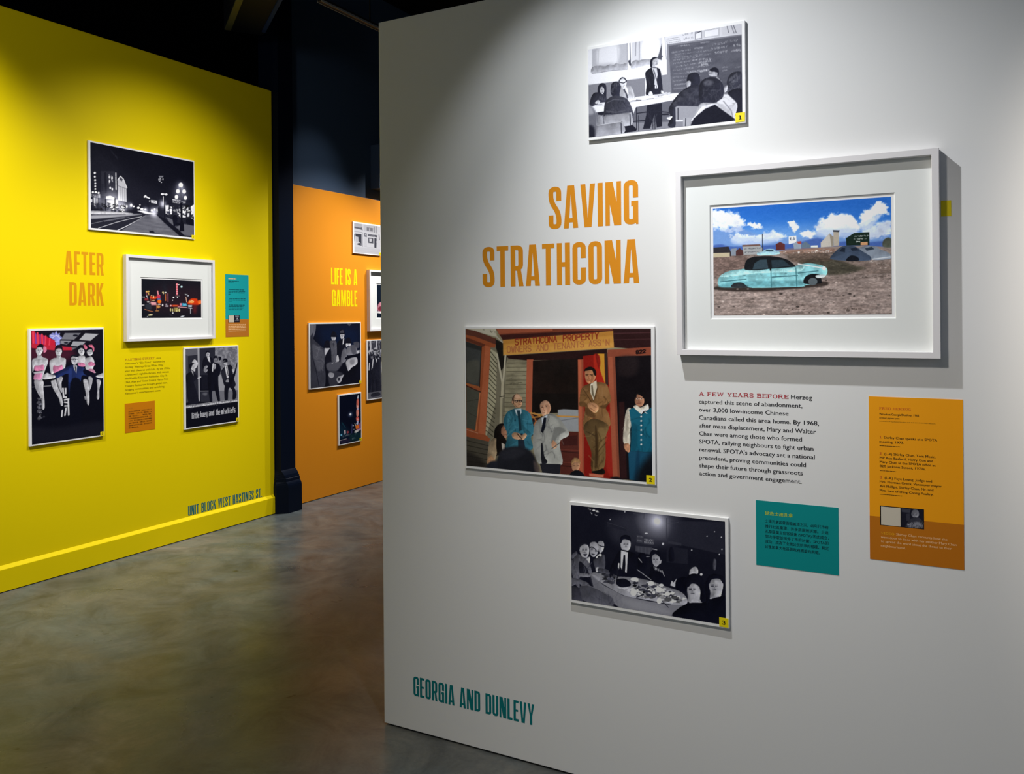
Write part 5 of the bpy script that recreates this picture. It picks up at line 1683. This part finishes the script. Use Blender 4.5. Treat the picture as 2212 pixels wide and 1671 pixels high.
# ---------------------------------------------------------------- overhead
def track():
    t = bpy.data.objects.new('lighting_track', None); C.objects.link(t); t.location = (-3.80, 6.5, 3.6)
    tag(t, 'thin grey lighting track hung below the black ceiling beyond the white wall', 'lighting track')
    r = MB(); r.box(-.020, -2.14, 0, -.017, 2.6, .014); r.box(.017, -2.14, 0, .020, 2.6, .014); r.build('rail', CONDUIT, t)
    MB().box(-.017, -2.14, .006, .017, 2.6, .03).build('channel', DUCT, t)
    for y in (-1.6, .4, 2.2):
        MB().box(-.004, y - .004, .03, .004, y + .004, .85).build('hanger_rod', DUCT, t)
track()
def duct():
    t = bpy.data.objects.new('ceiling_duct', None); C.objects.link(t); t.location = (-4.74, 4.60, 3.62)
    t.rotation_euler = (0, 0, math.atan2(-.45, .61))
    tag(t, 'black boxed duct with painted olive and blue reflections along its edges under the ceiling', 'duct')
    MB().box(0, -.14, .0, 1.6, .14, .30).build('casing', DUCT, t)
    MB().box(.10, .115, -.012, 1.6, .140, .0).build('reflection_strip', mat('blue_reflection', (.02, .05, .20), .4, .5), t)  # coloured strip standing in for the bluish reflection on this edge
    MB().box(.05, -.140, -.012, 1.6, -.098, .0).build('reflection_strip', mat('olive_reflection', (.20, .19, .07), .4, .5), t)  # olive colour put in for the yellow wall's reflection
    for x in (.3, 1.2): MB().box(x - .005, -.005, .30, x + .005, .005, .83).build('hanger_rod', DUCT, t)
duct()
t = thing('wall_box', 'B', 6.43, 2.665, 'dark navy box fixed high on the dark wall above the orange panel', 'wall box')
MB().box(-.25, 0, .0, .25, .40, .10).build('case', NAVY_PAINT, t, bevel=.004)
MB().box(-.235, .02, .10, .235, .38, .104).build('face_plate', NAVY_PAINT, t)

# ---------------------------------------------------------------- the white wall
mounted_print('meeting', 'W', (-1.0765, 2.0602, -.5763, 2.3593), (-1.0731, 2.0693, -.5857, 2.3507),
    'black and white photograph of a woman speaking at a blackboard, topmost on the white wall', '1', .0275, G1)
mounted_print('porch', 'W', (-1.5488, .9737, -.8605, 1.4645), (-1.543, .9822, -.871, 1.4575),
    'colour photograph of people on a house porch under an orange sign, on the white wall', '2', .027, G2)
mounted_print('banquet', 'W', (-1.1534, .5691, -.6367, .896), (-1.1474, .5786, -.6466, .8856),
    'black and white photograph of diners round a banquet table, lowest on the white wall', '3', .0275, G3)
framed_picture('wreck', 'W', (-.7819, 1.3783, -.0714, 1.9313), (-.7645, 1.3955, -.0893, 1.914), (-.6841, 1.4849, -.179, 1.8249), (-.6748, 1.4964, -.1891, 1.8142),
    'large white frame and mat round a colour picture of a turquoise car', .035, GW)
t = thing('wall_heading', 'W', -1.195, 1.5995, 'two-line orange heading in tall letters between the porch and the blackboard photographs', 'lettering')
letters('heading_line', 'SAVING', glyph, -1.224 + 1.195, -.9125 + 1.195, .1845, .3235, V_ORANGE, t, .0003, .055)
letters('heading_line', 'STRATHCONA', glyph, -1.478 + 1.195, -.911 + 1.195, 0, .138, V_ORANGE, t, .0003, .055)
t = letters('wall_lettering', 'GEORGIA AND DUNLEVY', glyph, -.245, .245, 0, .0705, V_TEAL, None, .0003, .055)
t.matrix_world = wall_matrix('W', -1.537, .1325); tag(t, 'teal street name lettering low on the white wall near the floor', 'lettering')

t = thing('wall_text', 'W', -.725, 1.0148, 'black paragraph with a red lead-in on the white wall below the car picture', 'text')
rows = [('captured this scene of abandonment,', -.4256), ('over 3,000 low-income Chinese', -.4642), ('Canadians called this area home. By 1968,', -.3811), ('after mass displacement, Mary and Walter', -.3891),
 ('Chan were among those who formed', -.4276), ('SPOTA, rallying neighbours to fight urban', -.3965), ("renewal. SPOTA's advocacy set a national", -.3932), ('precedent, proving communities could', -.4172),
 ('shape their future through grassroots', -.4262), ('action and government engagement.', -.4291)]
letters('lead_in', 'A FEW YEARS BEFORE', slab, 0, .2621, .2407, .2522, V_RED, t, .0003, .10)
typeset('text_line', 'Herzog', .2688, .2407, .0122, V_BLACK, t, -.3989 + .725)
for i, (s_, x1) in enumerate(rows): typeset('text_line', s_, 0, .2166 - .02407 * i, .0122, V_BLACK, t, x1 + .725)

def panel(name, wall, r, split, m1, m2, label, cat='label panel'):
    u, z = (r[0] + r[2]) / 2, r[1]
    t = thing(name, wall, u, z, label, cat)
    x = (r[2] - r[0]) / 2; h = r[3] - r[1]; s = (split - z) if split else 0
    MB().box(-x, s, .0002, x, h, .0010).build('panel', m1, t)
    if split: MB().box(-x, 0, .0002, x, s, .0010).build('lower_panel', m2, t)
    return t, u, z
t, u, z = panel('caption_panel', 'W', (-.2501, .8239, -.0212, 1.2708), .9426, P_ORANGE, P_BROWN, 'tall orange caption panel with a brown foot, at the right of the white wall')
X = lambda v: v - u
Z = lambda v: v - z
zt = .00115
letters('artist_name', 'FRED HERZOG', slab, X(-.2236), X(-.1447), Z(1.2362), Z(1.2425), I_RED, t, zt, .1)
typeset('title_line', 'Wreck at Georgia/Dunlevy, 1966', X(-.2236), Z(1.2207), .0056, I_DARK, t, X(-.1255), zt, .02)
typeset('title_line', 'Archival pigment print', X(-.2236), Z(1.2113), .0042, I_DARK, t, X(-.1733), zt, .02)
typeset('credit_line', 'COURTESY OF EQUINOX GALLERY AND THE ESTATE OF FRED HERZOG', X(-.2236), Z(1.2028), .0024, I_DARK, t, X(-.0861), zt, 0)
for n_, zz in (('1', 1.1572), ('2', 1.1128), ('3', 1.0474)):
    letters('item_number', n_, slab, X(-.2234), X(-.2186), Z(zz), Z(zz + .0066), I_RED, t, zt)
for s_, x0, x1, zz in (('Shirley Chan speaks at a SPOTA', -.2125, -.0823, 1.1572), ('meeting, 1973.', -.2236, -.163, 1.1454),
 ('(L-R) Shirley Chan, Tom Mesic,', -.2113, -.0867, 1.1126), ('MP Ron Basford, Harry Con and', -.2232, -.0931, 1.1013), ('Mary Chan at the SPOTA office at', -.2233, -.0867, 1.0901), ('820 Jackson Street, 1970s.', -.2234, -.1105, 1.0786),
 ('(L-R) Faye Leung, Judge and', -.211, -.0955, 1.0472), ('Mrs. Norman Oreck, Vancouver mayor', -.2237, -.0725, 1.036), ('Art Phillips, Shirley Chan, Mr. and', -.2238, -.0925, 1.0241), ('Mrs. Lam of Shing Chong Poultry.', -.2239, -.0925, 1.0123)):
    typeset('text_line', s_, X(x0), Z(zz), .0062, I_DARK, t, X(x1), zt, .02)
greek('credit_line', [(X(-.2238), X(-.1719), Z(1.1361), .0016), (X(-.2234), X(-.183), Z(1.0683), .0016), (X(-.2239), X(-.167), Z(1.0035), .0016)], I_DARK, t, 3, zt)
MB().box(X(-.2237), Z(.9199), .0010, X(-.1152), Z(.9734), .0012).build('thumbnail_border', INK, t)
MB().box(X(-.221), Z(.9212), .0012, X(-.1725), Z(.9711), .0014).build('pale_square', I_PALE, t)
picture('thumbnail', 'interview', X(-.1702), Z(.9213), X(-.1165), Z(.9717), .0015, t, 1.0)
letters('lead_in', 'VIDEO', slab, X(-.2219), X(-.1885), Z(.8955), Z(.9018), I_GOLD, t, zt, .1)
for s_, x0, x1, zz in (('Shirley Chan recounts how she', -.1835, -.0601, .8962), ('went door to door with her mother Mary Chan', -.222, -.0389, .8848), ('to spread the word about the threat to their', -.2221, -.0500, .8735), ('neighbourhood.', -.2222, -.1605, .8612)):
    typeset('text_line', s_, X(x0), Z(zz), .0062, I_CREAM, t, X(x1), zt, .015)

t, u, z = panel('translation_panel', 'W', (-.5583, .767, -.331, .956), None, P_TEAL, None, 'teal panel of Chinese text on the white wall beside the banquet photograph')
typeset('title_line', '拯救士達孔拿', X(-.5319), Z(.9165), .0078, I_LIME, t, X(-.4535), zt, .012)
for s_, x1, zz in (('士達孔拿區曾面臨滅頂之災，60年代市府', -.3578, .8940), ('推行社區重建，許多房屋被拆卸。士達', -.3578, .8788), ('孔拿區業主住客協會 (SPOTA) 因此成立，', -.357, .8642),
 ('努力爭取並叫停了市府計劃，SPOTA的', -.3578, .8496), ('成功，成為了全國公民抗爭的楷模，奠定', -.3578, .8350), ('日後加拿大社區與政府周旋的典範。', -.381, .8200)):
    typeset('text_line', s_, X(-.5319), Z(zz), .0072, I_NAVY, t, X(x1), zt, .012)
t = MB().box(-.0122, 0, .0002, .0122, .0417, .0009).build('wall_sticker', TAG)
t.matrix_world = wall_matrix('W', -.0566, 1.7537); tag(t, 'small blank yellow sticker on the white wall in the shadow of the large white frame', 'sticker')

# ---------------------------------------------------------------- the yellow wall
mounted_print('street', 'Y', (3.3024, 2.0455, 4.1003, 2.5874), (3.3151, 2.0573, 4.0929, 2.5778),
    'black and white photograph of a street of lamps at night, topmost on the yellow wall', '1', .0265, GY, d=.012)
mounted_print('singers', 'Y', (2.9223, .7821, 3.395, 1.4507), (2.9358, .7912, 3.3896, 1.4391),
    'tall tinted photograph of four women in pink around a man in a blue suit', '2', .0265, GY, d=.012)
mounted_print('band', 'Y', (4.0, .7469, 4.487, 1.3033), (4.012, .7556, 4.4767, 1.2951),
    'black and white band poster of four men in dark suits, low on the yellow wall', '3', .0265, GY, d=.012)
framed_picture('lights', 'Y', (3.5427, 1.3583, 4.2564, 1.9095), (3.5612, 1.376, 4.238, 1.8915), (3.6604, 1.4989, 4.1624, 1.7714), (3.6697, 1.5066, 4.1508, 1.7602),
    'white frame and wide mat round a small picture of red lights, on yellow wall', .031, GY)
t = thing('wall_heading', 'Y', 3.28, 1.585, 'two-line amber heading in tall letters at the left of the yellow wall', 'lettering')
letters('heading_line', 'AFTER', glyph, 3.151 - 3.28, 3.408 - 3.28, .186, .3235, V_AMBER, t, .0003, .055)
letters('heading_line', 'DARK', glyph, 3.1785 - 3.28, 3.406 - 3.28, 0, .1380, V_AMBER, t, .0003, .055)
t = letters('wall_lettering', 'UNIT BLOCK WEST HASTINGS ST.', glyph, -.343, .343, 0, .067, V_DEEP, None, .0003, .06)
t.matrix_world = wall_matrix('Y', 4.376, .1525); tag(t, 'dull teal street name lettering just above the yellow baseboard', 'lettering')
t = thing('wall_text', 'Y', 3.551, 1.0231, 'brown paragraph with an amber lead-in on the yellow wall below the white frame', 'text')
letters('lead_in', 'HASTINGS STREET', slab, .002, .222, .2140, .2270, I_RUST, t, .0003, .08)
for s_, x1, k in ((', once', .2704, 0), ('Vancouver’s “Skid Road,” became the', .3014, 1), ('dazzling “Hastings Great White Way,”', .298, 2), ('alive with theatres and clubs. By the 1950s,', .3451, 3), ('Chinatown’s nightlife thrived, with venues', .334, 4),
 ('like Khublai Khan and Forbidden City. In', .320, 5), ('1964, Alex and Victor Louie’s Marco Polo', .330, 6), ('Theatre Restaurant brought global stars,', .324, 7), ('bridging communities and redefining', .296, 8), ('Vancouver’s entertainment scene.', .2688, 9)):
    typeset('text_line', s_, .226 if k == 0 else 0, .2140 - .02380 * k, .0122, V_OLIVE, t, x1, .0003, .006)
t, u, z = panel('caption_panel', 'Y', (4.3772, 1.3647, 4.6010, 1.8183), 1.4924, P_TEAL2, P_RUST, 'tall turquoise caption panel with a rust foot, at the right of the yellow wall')
greek('artist_name', [(X(4.407), X(4.481), Z(1.784), .006)], I_CREAM, t, 3, zt)
greek('title_line', [(X(4.406), X(4.507), Z(1.766), .006), (X(4.406), X(4.46), Z(1.757), .003)], I_DTEAL, t, 4, zt)
greek('text_line', [(X(4.413), X(4.556), Z(1.705), .0062), (X(4.406), X(4.566), Z(1.693), .0062), (X(4.406), X(4.56), Z(1.683), .0062), (X(4.406), X(4.43), Z(1.672), .0062)], I_DTEAL, t, 5, zt)
greek('text_line', [(X(4.413), X(4.569), Z(1.640), .0062), (X(4.406), X(4.571), Z(1.629), .0062), (X(4.406), X(4.44), Z(1.619), .003)], I_DTEAL, t, 6, zt)
greek('text_line', [(X(4.413), X(4.56), Z(1.593), .0062), (X(4.406), X(4.547), Z(1.582), .0062), (X(4.406), X(4.546), Z(1.571), .0062), (X(4.406), X(4.54), Z(1.560), .0062)], I_DTEAL, t, 7, zt)
MB().box(X(4.4033), Z(1.470), .0010, X(4.5115), Z(1.5218), .0012).build('thumbnail_border', INK, t)
MB().box(X(4.4065), Z(1.4715), .0012, X(4.4565), Z(1.5203), .0014).build('pale_square', I_PALE, t)
picture('thumbnail', 'clip', X(4.4595), Z(1.4715), X(4.509), Z(1.5203), .0015, t, 1.0)
greek('text_line', [(X(4.403), X(x1), Z(1.4515 - .0114 * k), .0050) for k, x1 in enumerate((4.571, 4.566, 4.574, 4.57, 4.566))], I_CREAM, t, 8, zt)
t, u, z = panel('translation_panel', 'Y', (3.5473, .7788, 3.7718, .9652), None, mat('amber_panel', '#d07d04', .5, .3), None, 'small amber panel of Chinese text on the yellow wall under the brown paragraph')
for k, (s_, x1) in enumerate((('喜士定街曾是貧民區，華埠夜生活於五十', 3.7465), ('年代興盛。「白色大道」劇院林立，夜', 3.7465), ('總會「忽必烈汗」、「紫禁城」等地', 3.742), ('吸引各地遊客前來觀賞精彩表演。一九', 3.7465),
 ('六四年，雷氏兄弟的馬可孛羅劇院餐廳', 3.744), ('邀請了環球巨星，聯繫社區，重新塑造', 3.7465), ('溫哥華的娛樂文化面貌，成為這座城市', 3.7465), ('最光輝的夜色。', 3.65))):
    typeset('text_line', s_, X(3.573), Z(.9080 - .01475 * k), .0064, I_DARK, t, X(x1), zt, .01)
typeset('title_line', '入夜', X(3.5736), Z(.928), .0078, I_RUST, t, X(3.605), zt, .01)

# ---------------------------------------------------------------- the orange wall
mounted_print('shopfront', 'O', (5.8515, 2.0605, 6.2472, 2.3378), (5.867, 2.0691, 6.2379, 2.3264),
    'pale black and white photograph of a shop front, topmost on the orange wall', '1', .0265, GS, d=.012)
mounted_print('dice', 'O', (5.2796, .9145, 5.9493, 1.4575), (5.2943, .9232, 5.9382, 1.4474),
    'black and white photograph of men in hats round a table, on the orange wall', '2', .0265, GO, d=.012)
mounted_print('tower', 'O', (5.6368, .4078, 5.9462, .8406), (5.6497, .4167, 5.9382, .8299),
    'narrow colour photograph of a red neon tower at night, lowest on the orange wall', '3', .0265, GO, d=.012)
mounted_print('march', 'O', (6.0288, .758, 6.47, 1.2948), (6.0419, .7685, 6.457, 1.2874),
    'black and white photograph of a crowd, half hidden by the end of the white wall', None, .034, GO, d=.012)
framed_picture('marquee', 'O', (6.0510, 1.3730, 6.76, 1.9236), (6.069, 1.391, 6.742, 1.9056), (6.174, 1.486, 6.637, 1.807), (6.184, 1.4954, 6.627, 1.7965),
    'white frame on the orange wall, mostly hidden by the end of the white wall', .034, GO)
t = thing('wall_heading', 'O', 5.744, 1.595, 'two-line yellow heading in tall letters on the orange wall', 'lettering')
letters('heading_line', 'LIFE IS A', glyph, 5.571 - 5.744, 5.917 - 5.744, .1855, .3265, V_YELLOW, t, .0003, .055)
letters('heading_line', 'GAMBLE', glyph, 5.580 - 5.744, 5.916 - 5.744, 0, .1400, V_YELLOW, t, .0003, .055)
